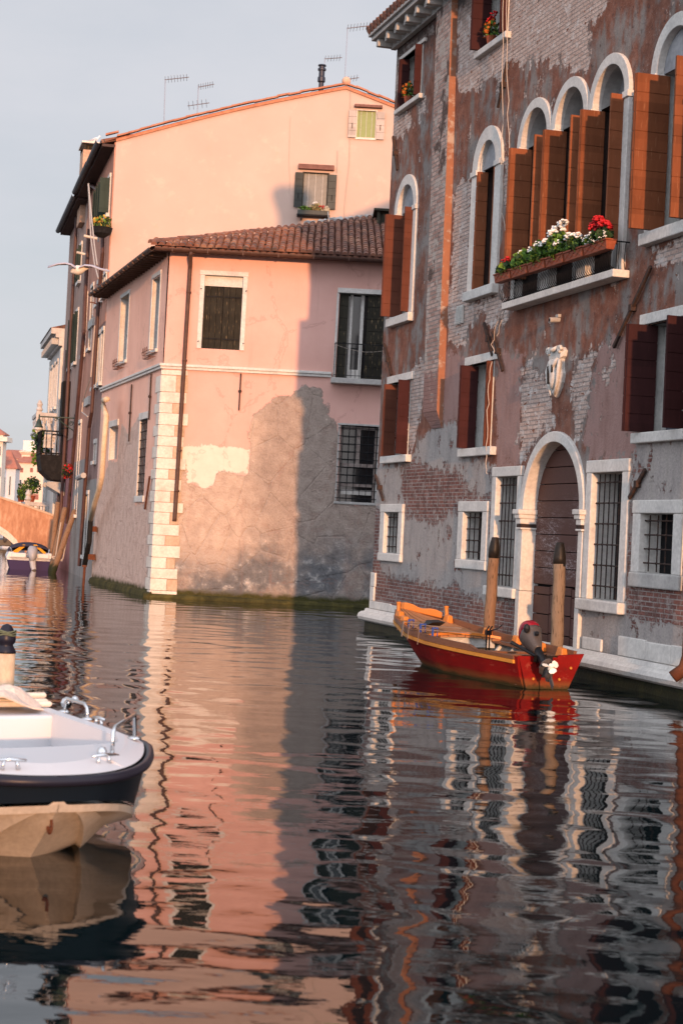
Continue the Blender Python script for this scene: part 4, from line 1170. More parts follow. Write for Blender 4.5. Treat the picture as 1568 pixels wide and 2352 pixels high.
b.build('verge', worn('orange_verge', (.50, .20, .11), None, None, 5, .85), tall)
b = MB(TF.k)
for i in range(len(xs_) - 1):
    a, e = xs_[i], xs_[i + 1]
    a_ = a - (.42 if i == 0 else 0); za, zb = gable_z(a) + .08 - (.15 if i == 0 else 0), gable_z(e) + .08
    b.face([(a_, -.08, za + .02), (e, -.08, zb + .02), (e, 14, zb + .02), (a_ - 3.2 * (i == 0), 14, za + .02)])
roof = b.build('roof', M['tile_roof'], tall)
b = MB(TF.k)
x = -.35
while x < 12.8:
    zz = gable_z(max(x, 0)) + .12 + random.uniform(-.01, .02); dz_ = gable_z(max(x, 0) + .4) - gable_z(max(x, 0))
    d = Vector((.4, 0, dz_)).normalized()
    barrel(b, Vector((x, -.02, zz)), d, .43, .085, .075, Vector((0, 0, 1)), Vector((0, 1, 0))); x += .37
b.build('verge_tiles', worn('orange_verge_tile', (.40, .16, .09), (.25, .10, .06), (.5, .25, .16), 4, .9), roof)
b = MB(TF.k); b.ball((apx, -.02, apz + .26), .15, 10); b.build('ridge_cap', worn('peach_cap', (.6, .36, .26)), tall, smooth=True)
M['flue'] = plain('dark_steel_flue', (.035, .038, .05), .35, .6)
b = MB(TF.k); fx = 6.62
b.lathe([(.085, 0), (.085, .62), (.13, .66), (.13, .80), (.10, .84), (.10, 1.02), (.14, 1.04), (.14, 1.10), (.1, 1.12), (.1, 1.17), (.14, 1.19), (.13, 1.23)], (fx, 1.2, gable_z(fx) + .05), 14)
b.build('flue', M['flue'], tall, smooth=False)
# windows of the gable wall
M['shut_grey'] = shutter_mat('grey_green_shutter', (.060, .062, .055)); M['shut_pale'] = shutter_mat('pale_grey_shutter', (.42, .36, .32))
M['lintel_brown'] = worn('brown_lintel', (.19, .095, .075), None, None, 5, .85, .3)
def blind_mat(name, c1, c2):
    g = G(name); x, y, z = g.sep()
    s_ = g.m('SINE', g.m('MULTIPLY', z, 160.0)); return g.out(g.mix(g.step(s_, -.3, .3), c1, c2), .5)
M['blind_green'] = blind_mat('green_roller_blind', (.12, .17, .045), (.20, .27, .08)); M['blind_grey'] = blind_mat('grey_slat_blind', (.05, .055, .055), (.22, .22, .20))
KT = TF.k
def shut_flat(par, s0, s1, z0, z1, mat, n=-.05, grid=None):
    b = MB(KT)
    m_ = int((z1 - z0) / .22)
    for q in range(m_): b.box(s0, s1, n - .035, n, z0 + (z1 - z0) * q / m_ + .004, z0 + (z1 - z0) * (q + 1) / m_ - .004)
    o = b.build('shutter', mat, par)
    b = MB(KT); b.box((s0 + s1) / 2 - .01, (s0 + s1) / 2 + .012, n - .05, n - .035, z0 + .3, z0 + .48); b.build('latch', M['black_iron'], o)
for i, (q, lm, shm, blm, lp, zl) in enumerate(((t1, (.2, .2), M['shut_grey'], M['blind_grey'], .16, 13.93), (t2, (.12, .2), M['shut_pale'], M['blind_green'], .09, 16.07))):
    b = MB(KT); b.box(q[0] - lm[0], q[1] + lm[1], -.16, .03, zl, zl + lp)
    wn = b.build('window', M['lintel_brown'], tall, bevel=.01)
    b = MB(KT)
    fr_rect(b, q[0], q[1], q[2], q[3], .03, -.012, .05)
    b.build('frame', M['shut_black'] if i == 0 else M['pale_stone'], wn)
    reveal(wn, *q, .15, M['peach'], KT, -.005)
    b = MB(KT); b.face([(q[0], .06, q[2]), (q[1], .06, q[2]), (q[1], .06, q[3]), (q[0], .06, q[3])]); b.build('blind', blm, wn)
    b = MB(KT)
    for u in (.2, .5, .8): b.box(q[0] + (q[1] - q[0]) * u - .006, q[0] + (q[1] - q[0]) * u + .006, .045, .055, q[2], q[3])
    b.build('blind_tape', M['reveal'], wn)
    shut_flat(wn, q[0] - .29, q[0] - .03, q[2] - .03, q[3] + .0, shm); shut_flat(wn, q[1] + .03, q[1] + .30, q[2] - .05, q[3] - .02, shm)
def cable_on(fr, c, pts, par, n=-.02, r=.012, nm='cable'):
    q = [fr.px(c, x, y, n) for x, y in pts]
    b = MB(fr.k); b.tube([(x, n, z) for x, z in q], r, 5); return b.build(nm, M['cable'], par)
cable_on(TF, 5, [(1284, 235), (1282, 420), (1278, 640), (1262, 780), (1250, 900), (1250, 960), (1265, 990)], tall)
cable_on(TF, 5, [(1212, 575), (1208, 700)], tall, r=.018)
cable_on(TF, 5, [(942, 380), (934, 640), (940, 750), (936, 820)], tall, n=-.012, r=.006)

# ================================================================ the row of houses along the canal, left of the bend (frame KF, s negative = farther)
M['mauve_wall'] = worn('mauve_brown_plaster', (.27, .17, .15), (.17, .11, .10), (.34, .23, .2), .9, .92, .35, .02, 12, stretch=(1, 1, .5))
M['salmon_wall'] = worn('salmon_plaster', (.50, .25, .18), (.38, .19, .14), (.58, .33, .25), .8, .92, .25, .02, 12, stretch=(1, 1, .6))
M['greypink_wall'] = worn('grey_pink_plaster', (.36, .25, .21), (.24, .18, .155), (.44, .33, .29), .9, .92, .3, .02, 12, stretch=(1, 1, .5))
M['grey_wall'] = worn('grey_render', (.30, .27, .25), (.19, .17, .16), (.40, .36, .33), 1.1, .92, .5, .03, 10)
M['wine_wall'] = worn('dusky_pink_plaster', (.33, .15, .15), (.24, .11, .11), (.40, .2, .2), .9, .92, .2, .02, 10)
M['pale_pal'] = worn('weathered_white_stone', (.55, .53, .51), (.30, .29, .29), (.68, .66, .63), .9, .85, .3, .02, 8)
M['gutter_dark'] = worn('dark_gutter', (.05, .042, .05), None, None, 4, .5)
M['pipe_brown'] = worn('brown_pipe_paint', (.085, .045, .04), None, None, 4, .5)
M['shut_green'] = shutter_mat('green_shutter_paint', (.030, .045, .038))
M['cream_pipe'] = worn('cream_pipe_paint', (.66, .52, .36), (.45, .32, .2), (.72, .6, .46), 4, .5)
M['soffit'] = worn('soffit_timber', (.07, .045, .04), None, None, 3, .8)
def sheet(name, mat, par, s0, s1, z0, z1, n=0.0, depth=6.0):
    b = MB(0); b.box(s0, s1, n, depth, z0, z1); return b.build(name, mat, par)
def ktng(name, label, cat, s, group=None): return thing(name, label, cat, KF.W(s, 0, 0), KF.rot, group)
def kshift(o, s): o.location.x -= s; return o
def krow(name, label, s0, s1, layers, zg, gut=None, group='houses in the row along the canal'):
    """one house of the row; layers = (material, z0, z1, n)"""
    h = ktng(name, label, 'house', s1, group)
    for m_, a, e, n in layers: kshift(sheet('wall', m_, h, s0, s1, a, e, n), s1)
    b = MB(0)
    b.loops([[(s0, -.45, zg + .10), (s0, 5, zg + 1.6), (s0, 5.2, zg + 1.4), (s0, -.42, zg - .02)], [(s1, -.45, zg + .10), (s1, 5, zg + 1.6), (s1, 5.2, zg + 1.4), (s1, -.42, zg - .02)]])
    rf = kshift(b.build('roof', M['tile_roof'], h), s1)
    b = MB(0); b.box(s0, s1, -.41, .02, zg - .12, zg - .03)
    kshift(b.build('soffit', M['soffit'], h), s1)
    b = MB(0); gutter(b, (s0, -.52, zg + .05), (s1 + .05, -.52, zg + .05), .11)
    kshift(b.build('gutter', M['gutter_dark'], h), s1)
    return h
def kwin(par, s1h, s0, s1, z0, z1, mat='shut_green', shut=True, n=0.0, stone='white_stone', w_=.5, side=(1, 1)):
    b = MB(0)
    b.box(s0 - .12, s1 + .12, n - .06, n + .02, z1, z1 + .14); b.box(s0 - .12, s1 + .12, n - .12, n + .02, z0 - .12, z0)
    b.box(s0 - .1, s0, n - .04, n + .02, z0 + .002, z1 - .002); b.box(s1, s1 + .1, n - .04, n + .02, z0 + .002, z1 - .002)
    wn = kshift(b.build('window', M[stone], par), s1h)
    b = MB(0); b.box(s0 + .001, s1 - .001, n - .015, n + .01, z0 + .001, z1 - .001); b.build('pane', M['glass'], wn)
    if shut:
        for sd_, on in ((-1, side[0]), (1, side[1])):
            if on:
                b = MB(0); hx = s0 if sd_ < 0 else s1
                b.box(hx - .03, hx + .03, n - w_, n - .05, z0 + .02, z1 - .02); b.build('shutter', M[mat], wn)
    return wn
def kpipe(par, s1h, pts, r, mat, n=-.12):
    b = MB(0); P = [(s, n, z) for s, z in pts]
    b.tube(P, r, 10)
    for i in range(1, len(P) - 1): b.tube([(P[i][0], n, P[i][1] - .04), (P[i][0], n, P[i][1] + .04)], r * 1.2, 10)
    return kshift(b.build('downpipe', M[mat], par), s1h)
def kp(c, x, y, n=-.12): return KF.px(c, x, y, n)

hA = krow('canal_house', 'mauve brown house side with green shutters, next along the canal after the pink house', -4.0, -.02, [(M['salmon_wall'], 8.6, 14.5, .0), (M['mauve_wall'], 3.4, 8.598, .01), (M['grey_wall'], -1, 3.398, -.01)], 14.45)
for s0, s1, z0, z1 in ((-1.6, -.7, 12.25, 13.45), (-3.3, -2.4, 12.25, 13.45)): kwin(hA, -.02, s0, s1, z0, z1, 'shut_green', True, w_=.36)
for s0 in (-.95, -2.2, -3.4): kwin(hA, -.02, s0, s0 + .6, 9.5, 10.2, shut=False)
for s0 in (-.9, -2.1, -3.3): kwin(hA, -.02, s0, s0 + .65, 6.6, 8.3, shut=False, n=.01)
kwin(hA, -.02, -1.5, -.9, 4.0, 4.6, shut=False, n=.01); kwin(hA, -.02, -3.4, -2.6, .8, 2.9, shut=False, n=-.01)
kpipe(hA, -.02, [kp(12, 800, 975), kp(12, 925, 1060), kp(12, 920, 1600), kp(13, 775, 0), kp(13, 720, 880), kp(13, 700, 1000), kp(13, 655, 1640), kp(8, 935, 1950)], .065, 'pipe_brown')
b = MB(0)
cp = [kp(13, 842, 778, -.25), kp(13, 815, 785, -.25), kp(13, 812, 830, -.25), kp(13, 835, 910, -.25), kp(13, 815, 1150, -.25), kp(13, 800, 1380, -.25), kp(13, 780, 1480, -.25), kp(13, 745, 1590, -.25), kp(13, 712, 1725, -.25)]
b.tube([(s, -.25, z) for s, z in cp], .085, 10); kshift(b.build('downpipe', M['cream_pipe'], hA, smooth=True), -.02)
b = MB(0); b.tube([(s, -.25, z) for s, z in (kp(13, 712, 1726, -.25), kp(13, 700, 1900, -.25), kp(13, 665, 2080, -.25))], .085, 10); kshift(b.build('downpipe', M['black_iron'], hA), -.02)
b = MB(0)
for x, y in ((8, 0), (1, 1)): pass
for c, x, y in ((13, 722, 1795), (13, 708, 2015)):
    s, z = kp(c, x, y, -.15); b.box(s - .15, s + .15, -.22, .0, z - .09, z + .09)
kshift(b.build('pipe_bracket', M['rust_pipe'], hA), -.02)
hB = krow('canal_house', 'salmon house strip between two brown downpipes in the row along the canal', -10.0, -4.02, [(M['salmon_wall'], 4.2, 14.6, .02), (M['grey_wall'], -1, 4.198, .0)], 14.5)
for s0, z0, z1 in ((-6.2, 8.2, 10.4), (-8.9, 8.2, 10.4), (-8.6, 2.2, 5.6)): kwin(hB, -4.02, s0, s0 + .9, z0, z1, 'shut_green', False, n=.02)
b = MB(0)
for z in (8.9, 6.1): b.box(-6.3, -4.4, -.06, .03, z, z + .3)
kshift(b.build('band', M['grey_stone'], hB), -4.02)
b = MB(0); b.tube([(kp(8, 1030, 890)[0], -.25, kp(8, 1030, 890)[1]), (kp(8, 980, 920)[0], -.3, kp(8, 980, 920)[1])], .1, 8); kshift(b.build('hood', M['grey_stone'], hB), -4.02)
kpipe(hB, -4.02, [kp(12, 800, 1380), kp(12, 770, 1900), kp(13, 660, 250), kp(13, 600, 930), kp(8, 830, 1000), kp(8, 790, 1450)], .07, 'pipe_brown')
hC = krow('canal_house', 'narrow greyish pink house in the row with a balcony of dark green iron', -19.0, -10.02, [(M['greypink_wall'], 5.2, 14.4, .0), (M['wine_wall'], -1, 5.198, .02)], 14.4)
for s0, z0, z1 in ((-12.6, 8.2, 10.2), (-15.0, 8.2, 10.2), (-12.6, 11.4, 12.8)): kwin(hC, -10.02, s0, s0 + 1.0, z0, z1, 'shut_green', True, w_=.16)
kpipe(hC, -10.02, [(-13.9, 14.3), (-13.9, 6), (-14.2, 1.0)], .07, 'pipe_brown'); kpipe(hC, -10.02, [(-15.6, 9), (-15.8, 3), (-15.9, .8)], .06, 'gutter_dark')
b = MB(0); b.box(-15.2, -14.0, -.3, .05, 5.4, 7.6); kshift(b.build('open_shutter', M['dark'], hC), -10.02)
# green iron balcony
b = MB(0)
b.loops([[(s, n, z) for n, z in ((.0, 3.55), (-.55, 3.6), (-.95, 3.95), (-1.05, 4.45), (-1.05, 4.6), (.0, 4.6))] for s in (-17.2, -14.3)])
bl = kshift(b.build('balcony', M['black_iron'], hC), -10.02)
b = MB(0)
for s in np.linspace(-17.2, -14.3, 13): b.tube([(s, -1.04, 4.6), (s, -1.04, 5.55)], .02, 5)
for n in np.linspace(-1.04, 0, 6): b.tube([(-14.3, n, 4.6), (-14.3, n, 5.55)], .02, 5); b.tube([(-17.2, n, 4.6), (-17.2, n, 5.55)], .02, 5)
for z in (4.65, 5.55): b.tube([(-17.2, 0, z), (-17.2, -1.04, z), (-14.3, -1.04, z), (-14.3, 0, z)], .035, 6)
b.build('railing', M['black_iron'], bl)
b = MB(0)
for s in (-16.8, -14.7): b.loops([[(s, .0, 3.5), (s, -.7, 3.5), (s, -.75, 3.35), (s, .0, 2.95)], [(s + .3, .0, 3.5), (s + .3, -.7, 3.5), (s + .3, -.75, 3.35), (s + .3, .0, 2.95)]])
b.build('bracket', M['grey_stone'], bl)
# brick chimney standing on the row's roof
ch = ktng('brick_chimney', 'large square peach chimney with a pale cap rising above the row of canal houses', 'chimney', -10.2)
b = MB(0)
(s_l, z_t), (s_r, _) = KF.px(12, 790, 655, .6), KF.px(12, 890, 655, .6)
b.box(-2.4, -.9, -.2, .62, 13.6, 16.45); b.build('shaft', worn('peach_brick', (.50, .32, .22), (.38, .22, .15), (.58, .4, .3), 1.5, .9, .3, .02, 12), ch)
b = MB(0)
for x in (-2.4, -1.02): b.box(x, x + .12, -.2, -.1, 16.45, 16.7); b.box(x, x + .12, .18, .26, 16.45, 16.7); b.box(x, x + .12, .52, .62, 16.45, 16.7)
b.box(-2.2, -1.1, -.08, .5, 16.451, 16.69); b.build('pot', M['shut_black'], ch)
b = MB(0); b.box(-2.5, -.8, -.27, .70, 16.7, 16.77); b.build('cap', M['pale_stone'], ch)
def bird(name, label, P, sc, cat='bird', sit=True):
    t = thing(name, label, cat, P, R(20))
    b = MB(0)
    b.loops([[(x * sc, r * sc * math.cos(a), z * sc + r * sc * math.sin(a)) for a in [2 * PI * q / 10 for q in range(10)]] for x, z, r in ((-.5, .30, .02), (-.3, .34, .10), (0, .42, .19), (.2, .50, .18), (.32, .62, .12), (.38, .74, .11), (.45, .78, .09), (.52, .77, .03))])
    b.build('body', plain('gull_white', (.7, .69, .68), .7), t, smooth=True)
    b = MB(0)
    for s_ in (-1, 1): b.loops([[(x * sc, s_ * (y + .0) * sc, (z) * sc), (x * sc, s_ * (y + .03) * sc, (z + .0) * sc), (x * sc, s_ * (y + .03) * sc, (z + h) * sc), (x * sc, s_ * y * sc, (z + h) * sc)] for x, y, z, h in ((-.55, .05, .28, .03), (-.2, .14, .3, .16), (.15, .16, .42, .14), (.22, .12, .5, .05))])
    b.build('wing', plain('gull_grey', (.30, .31, .34), .7), t)
    b = MB(0)
    for s_ in (-1, 1): b.tube([(0, s_ * .07 * sc, .3 * sc), (0.02, s_ * .07 * sc, 0)], .02 * sc, 5)
    b.build('legs', plain('bird_leg', (.4, .2, .1), .6), t)
    return t
bird('perched_gull', 'white gull perched on the cap of the peach chimney', KF.W(-11.6, .25, 16.77), .45)
# laundry poles and cords
for i, (c, p, q, lab) in enumerate(((12, (755, 1460), (890, 1470), 'pale wooden clothes pole jutting from the row of houses just below the flower basket'), (12, (690, 1610), (800, 1615), 'pale wooden clothes pole jutting out lower and farther along the row of houses'), (12, (805, 2052), (905, 2060), 'thin rusty iron clothes arm jutting from the wall behind the pink house gutter'))):
    s, z = KF.px(c, *q)
    t = thing('clothes_pole', lab, 'pole', KF.W(s, 0, z), KF.rot, 'clothes poles on the row of houses')
    ln = abs(p[0] - q[0]) * .25632 / FOC * KF.W(s, 0, z).y * 1.02
    b = MB(0); b.tube([(0, .02, 0), (0, -ln, .02 + .05)], .045 if i < 2 else .022, 7); b.build('rod', M['pale_stone'] if i < 2 else M['rust_pipe'], t)
    b = MB(0); b.box(-.06, .06, -.05, .02, -.1, .1); b.build('bracket', M['grey_stone'], t)
cd_ = ktng('long_cord', 'long pale double cord hanging from the gutter down the salmon house wall', 'cord', -9)
for pts in ([(12, 792, 975), (12, 806, 1200), (12, 815, 1450), (12, 850, 1700), (12, 882, 1820)], [(12, 795, 975), (12, 820, 1250), (12, 845, 1500), (12, 872, 1700)], [(13, 745, 200), (13, 715, 600), (13, 650, 800), (13, 645, 880), (13, 690, 915)]):
    b = MB(0); b.tube([(KF.px(c, x, y, -.8)[0] + 9, -.8, KF.px(c, x, y, -.8)[1]) for c, x, y in pts], .02, 5); b.build('strand', M['cable'], cd_)
def leaf_cloud(name, mats, par, boxes, n, size, seed=1, weights=None):
    """many leaf-sized faces through one or more ellipsoids (cx,cy,cz,rx,ry,rz)"""
    rr = random.Random(seed)
    b = MB(0)
    for i in range(n):
        cx, cy, cz, rx, ry, rz = boxes[i % len(boxes)]
        while True:
            u, v, w_ = rr.uniform(-1, 1), rr.uniform(-1, 1), rr.uniform(-1, 1)
            if u * u + v * v + w_ * w_ < 1: break
        p = Vector((cx + u * rx, cy + v * ry, cz + w_ * rz))
        d = Vector((rr.uniform(-1, 1), rr.uniform(-1, 1), rr.uniform(-.4, 1))).normalized()
        e = d.cross(Vector((rr.uniform(-1, 1), rr.uniform(-1, 1), rr.uniform(-1, 1)))).normalized()
        s_ = size * rr.uniform(.6, 1.3)
        b.face([p - e * s_ * .5, p + d * s_ * .55 - e * s_ * .25, p + d * s_ * .75, p + d * s_ * .55 + e * s_ * .25 + Vector((0, 0, s_ * .1)), p + e * s_ * .5], (i * 7) % len(mats) if weights is None else rr.choices(range(len(mats)), weights)[0])
    return b.build(name, mats, par)
def blossoms(name, mat, par, centres, r, seed=3, per=12):
    rr = random.Random(seed)
    for c in centres:
        b = MB(0)
        for q in range(per):
            a, e = rr.uniform(0, 2 * PI), rr.uniform(-.5, 1.4)
            p = Vector(c) + Vector((math.cos(a) * math.cos(e), math.sin(a) * math.cos(e), math.sin(e) * .8)) * r * rr.uniform(.6, 1)
            b.ball(p, r * .38, 5, 0, (1, 1, .6))
        b.build(name, mat, par)
s, z = KF.px(12, 915, 1360, -.3)
t = thing('hanging_flower_basket', 'round basket of yellow flowers hung high on the row of houses', 'flower basket', KF.W(s, -.3, z - .25), KF.rot)
b = MB(0); b.lathe([(.12, -.1), (.3, .02), (.36, .22)], (0, 0, 0), 12); b.build('basket', M['black_iron'], t)
leaf_cloud('foliage', [M['leaf'], plain('yellow_petal', (.55, .33, .06), .7), M['leaf_dark']], t, [(0, 0, .35, .5, .32, .25)], 220, .12, 5)
s, z = KF.px(8, 800, 790, -.3)
t = thing('red_flower_basket', 'hanging basket of red geraniums beside the dark green balcony', 'flower basket', KF.W(s, -.3, z - .3), KF.rot)
b = MB(0); b.lathe([(.06, -.1), (.16, .02), (.2, .12)], (0, 0, 0), 12); b.build('basket', M['black_iron'], t)
leaf_cloud('foliage', [M['leaf_dark'], M['petal_red']], t, [(0, 0, .15, .26, .2, .32)], 160, .10, 6)
t = thing('balcony_plants', 'dark trailing plants and a white cloth filling the green iron balcony', 'plants', KF.W(-16, -.6, 4.7), KF.rot)
leaf_cloud('foliage', [M['leaf_dark'], M['leaf']], t, [(-.9, -.2, .5, .5, .4, .55), (-1.1, -.45, .3, .3, .25, .9)], 260, .16, 8)
b = MB(0); b.loops([[(.5, -.3, .2), (.9, -.3, .2), (.9, .1, .2), (.5, .1, .2)], [(.6, -.25, .8), (.85, -.25, .9), (.85, .05, .85), (.6, .05, .8)]]); b.build('cloth', M['pale_stone'], t)
# street lamp on its bracket
s, z = KF.px(8, 882, 215, 0)
t = thing('street_lamp', 'green bell lamp hanging from a long scrolled iron bracket', 'lamp', KF.W(s, 0, z), KF.rot)
M['verdigris'] = worn('green_iron', (.035, .060, .055), None, (.08, .12, .10), 5, .5)
b = MB(0); ln = 1.36
b.tube([(0, 0, 0), (0, -ln, -.02)], .028, 7); b.tube([(0, 0, -.5), (0, -.25, -.35), (0, -.7, -.03)], .022, 6)
b.tube([(0, -.12 + .1 * math.cos(a) * (1 - a / 14), -.22 + .1 * math.sin(a) * (1 - a / 14)) for a in [q * .5 for q in range(20)]], .016, 5); b.tube([(0, -.72 + .05 * math.cos(a) * (1 - a / 14), -.1 + .06 * math.sin(a) * (1 - a / 14)) for a in [q * .5 for q in range(16)]], .014, 5)
b.box(-.05, .05, -.03, .01, -.6, .15); b.build('bracket', M['verdigris'], t)
b = MB(0); b.lathe([(.03, .06), (.03, -.1), (.06, -.14), (.10, -.22), (.115, -.34), (.17, -.42), (.17, -.45)], (0, -ln, 0), 14); b.build('lamp_shade', M['verdigris'], t, smooth=True)
b = MB(0); b.lathe([(.165, -.45), (.16, -.52), (.10, -.56), (.01, -.57)], (0, -ln, 0), 14); b.build('lamp_glass', plain('lamp_glass', (.6, .57, .52), .25), t, smooth=True)

# the white palazzo farther along
pw = ktng('white_palazzo', 'old white stone palazzo with carved balconies in the row beyond the pink houses', 'palazzo', -19.5)
kshift(sheet('wall', M['pale_pal'], pw, -27.0, -19.52, -1, 9.9, -.05), -19.5)
b = MB(0)
for n, z0, z1 in ((-.35, 9.9, 10.05), (-.55, 10.05, 10.3), (-.2, 9.55, 9.898)): b.box(-27.1, -19.5, n, 3, z0, z1)
cr_ = kshift(b.build('cornice', M['pale_pal'], pw), -19.5)
for s in np.arange(-27, -19.6, .5):
    b = MB(0); b.box(s, s + .2, -.5, -.21, 9.62, 9.885); b.build('bracket', M['grey_stone'], cr_)
b = MB(0); b.loops([[(s, -.6, 10.3), (s, 4, 11.6), (s, 4.2, 10.3)] for s in (-27.1, -19.5)]); kshift(b.build('roof', M['tile_roof'], pw), -19.5)
for s0, s1 in ((-27.03, -26.4), (-20.2, -19.51)):
    b = MB(0)
    for z in np.arange(.5, 9.5, .45): b.box(s0, s1, -.10, .0, z, z + .452 if z < 9 else z + .4)
    kshift(b.build('quoins', M['white_stone'], pw), -19.5)
for s0 in (-25.9, -24.0, -22.2): kwin(pw, -19.5, s0, s0 + .9, 7.0, 9.0, shut=False, n=-.05); kwin(pw, -19.5, s0, s0 + .9, 3.6, 5.6, shut=False, n=-.05)
def stone_balcony(s0, s1, z0, dep, lab=None):
    b = MB(0); b.box(s0, s1, -dep, .0, z0, z0 + .18); b.box(s0 - .06, s1 + .06, -dep - .06, .0, z0 + .18, z0 + .26)
    bl = kshift(b.build('balcony', M['pale_pal'], pw), -19.5)
    b = MB(0)
    for s in np.arange(s0 + .12, s1, .26): b.lathe([(.05, .26), (.085, .45), (.04, .62), (.07, .78), (.05, .9)], (s, -dep + .08, z0), 8)
    for n in np.arange(-dep + .3, -.05, .26):
        for s in (s0 + .1, s1 - .1): b.lathe([(.05, .26), (.085, .45), (.04, .62), (.07, .78), (.05, .9)], (s, n, z0), 8)
    b.box(s0, s1, -dep - .02, -dep + .18, z0 + .9, z0 + 1.06); b.box(s0, s0 + .2, -dep + .18, 0, z0 + .9, z0 + 1.06); b.box(s1 - .2, s1, -dep + .18, 0, z0 + .9, z0 + 1.06)
    b.box(s1 - .2, s1 + .02, -dep - .03, -dep + .2, z0 + .26, z0 + 1.1)
    b.build('balustrade', M['pale_pal'], bl)
    b = MB(0)
    for s in (s0 + .2, s1 - .5): b.loops([[(q, .0, z0 - .002), (q, -dep + .1, z0 - .002), (q, -dep + .15, z0 - .2), (q, -.1, z0 - .7), (q, .0, z0 - .75)] for q in (s, s + .3)])
    b.build('console', M['pale_pal'], bl)
    b = MB(0); b.lathe([(.10, 1.1), (.16, 1.18), (.10, 1.3), (.14, 1.42), (.06, 1.58), (.01, 1.62)], (s1 - .1, -dep + .1, z0), 10); b.build('finial', M['pale_pal'], bl)
    return bl
stone_balcony(-23.5, -19.9, 5.55, .95); stone_balcony(-26.4, -22.5, 1.65, 1.1)
P = onY(8, 545, 880, 80)
t = thing('topiary_plants', 'clipped round bush and small potted shrubs standing on the stone balcony above the bridge', 'bushes', KF.W(-25.2, -.9, 2.71), KF.rot)
leaf_cloud('foliage', [M['leaf_dark'], M['leaf_dark'], M['leaf']], t, [(.6, .15, .75, .6, .4, .42), (.6, .15, .75, .6, .4, .42), (-.5, -.25, .5, .3, .2, .36), (-.1, -.15, .25, .9, .3, .16)], 900, .11, 9)
b = MB(0)
for x, y in ((.6, .15), (-.5, -.25)): b.lathe([(.13, 0), (.18, .26), (.2, .3)], (x, y, 0), 12)
b.build('pot', M['terracotta'], t)

# ================================================================ bridge, far houses
BY = 77.6
br = thing('brick_bridge', 'low arched bridge with an orange plastered parapet crossing the canal', 'bridge', (-12.3, BY, 0), R(6))
M['bridge'] = None
def bridge_mat():
    g = G('bridge_plaster'); n1 = g.noise(.9, 5, .6, g.mapv((1, 1, .5))); n2 = g.noise(5, 5, .65, g.mapv((1, 1, .35)))
    c = g.ramp(g.m('ADD', g.m('MULTIPLY', n1, .5), g.m('MULTIPLY', n2, .5)), [(.36, (.25, .12, .07)), (.5, (.42, .22, .13)), (.6, (.52, .34, .23)), (.7, (.58, .46, .36))])
    x, y, z = g.sep()
    return g.out(c, .92, g.bump(n2, .4, .02))
M['bridge'] = bridge_mat()
def ztop(x): return 2.05 + 1.35 * math.sin(min(1, max(0, -x / 7.0)) * PI / 2)
def zarc(x): return 2.1 * math.sqrt(max(0, 1 - ((x + 6.7) / 5.3) ** 2)) if abs(x + 6.7) < 5.3 else -1.0
b = MB(0); tr_ = MB(0); cp_ = MB(0)
xs = [-14 + 14.2 * i / 60 for i in range(61)]
for i in range(60):
    a, e = xs[i], xs[i + 1]
    za, ze_ = max(-1, zarc(a)), max(-1, zarc(e))
    b.loops([[(a, 0, za), (a, 2.4, za), (a, 2.4, ztop(a)), (a, 0, ztop(a))], [(e, 0, ze_), (e, 2.4, ze_), (e, 2.4, ztop(e)), (e, 0, ztop(e))]], caps=False)
    if za > -1 and ze_ > -1: tr_.loops([[(a, -.08, za - .0), (a, .02, za), (a, .02, za + .32), (a, -.08, za + .32)], [(e, -.08, ze_), (e, .02, ze_), (e, .02, ze_ + .32), (e, -.08, ze_ + .32)]], caps=False)
    cp_.loops([[(a, -.06, ztop(a)), (a, .3, ztop(a)), (a, .3, ztop(a) + .09), (a, -.06, ztop(a) + .09)], [(e, -.06, ztop(e)), (e, .3, ztop(e)), (e, .3, ztop(e) + .09), (e, -.06, ztop(e) + .09)]], caps=False)
b.build('parapet', M['bridge'], br); tr_.build('arch_trim', M['pale_stone'], br); cp_.build('coping', M['tan_stone'], br)
M['cream'] = worn('cream_plaster', (.68, .55, .44), (.58, .46, .37), (.74, .62, .52), .5, .9, .1)
M['bluewhite'] = worn('blue_white_plaster', (.55, .56, .58), (.45, .46, .48), (.62, .63, .65), .5, .9, .1)
M['far_roof'] = worn('far_roof_tiles', (.34, .14, .10), (.25, .10, .08), (.42, .2, .15), 1, .9, .3)
M['far_shut'] = plain('far_brown_shutter', (.24, .09, .07), .6)
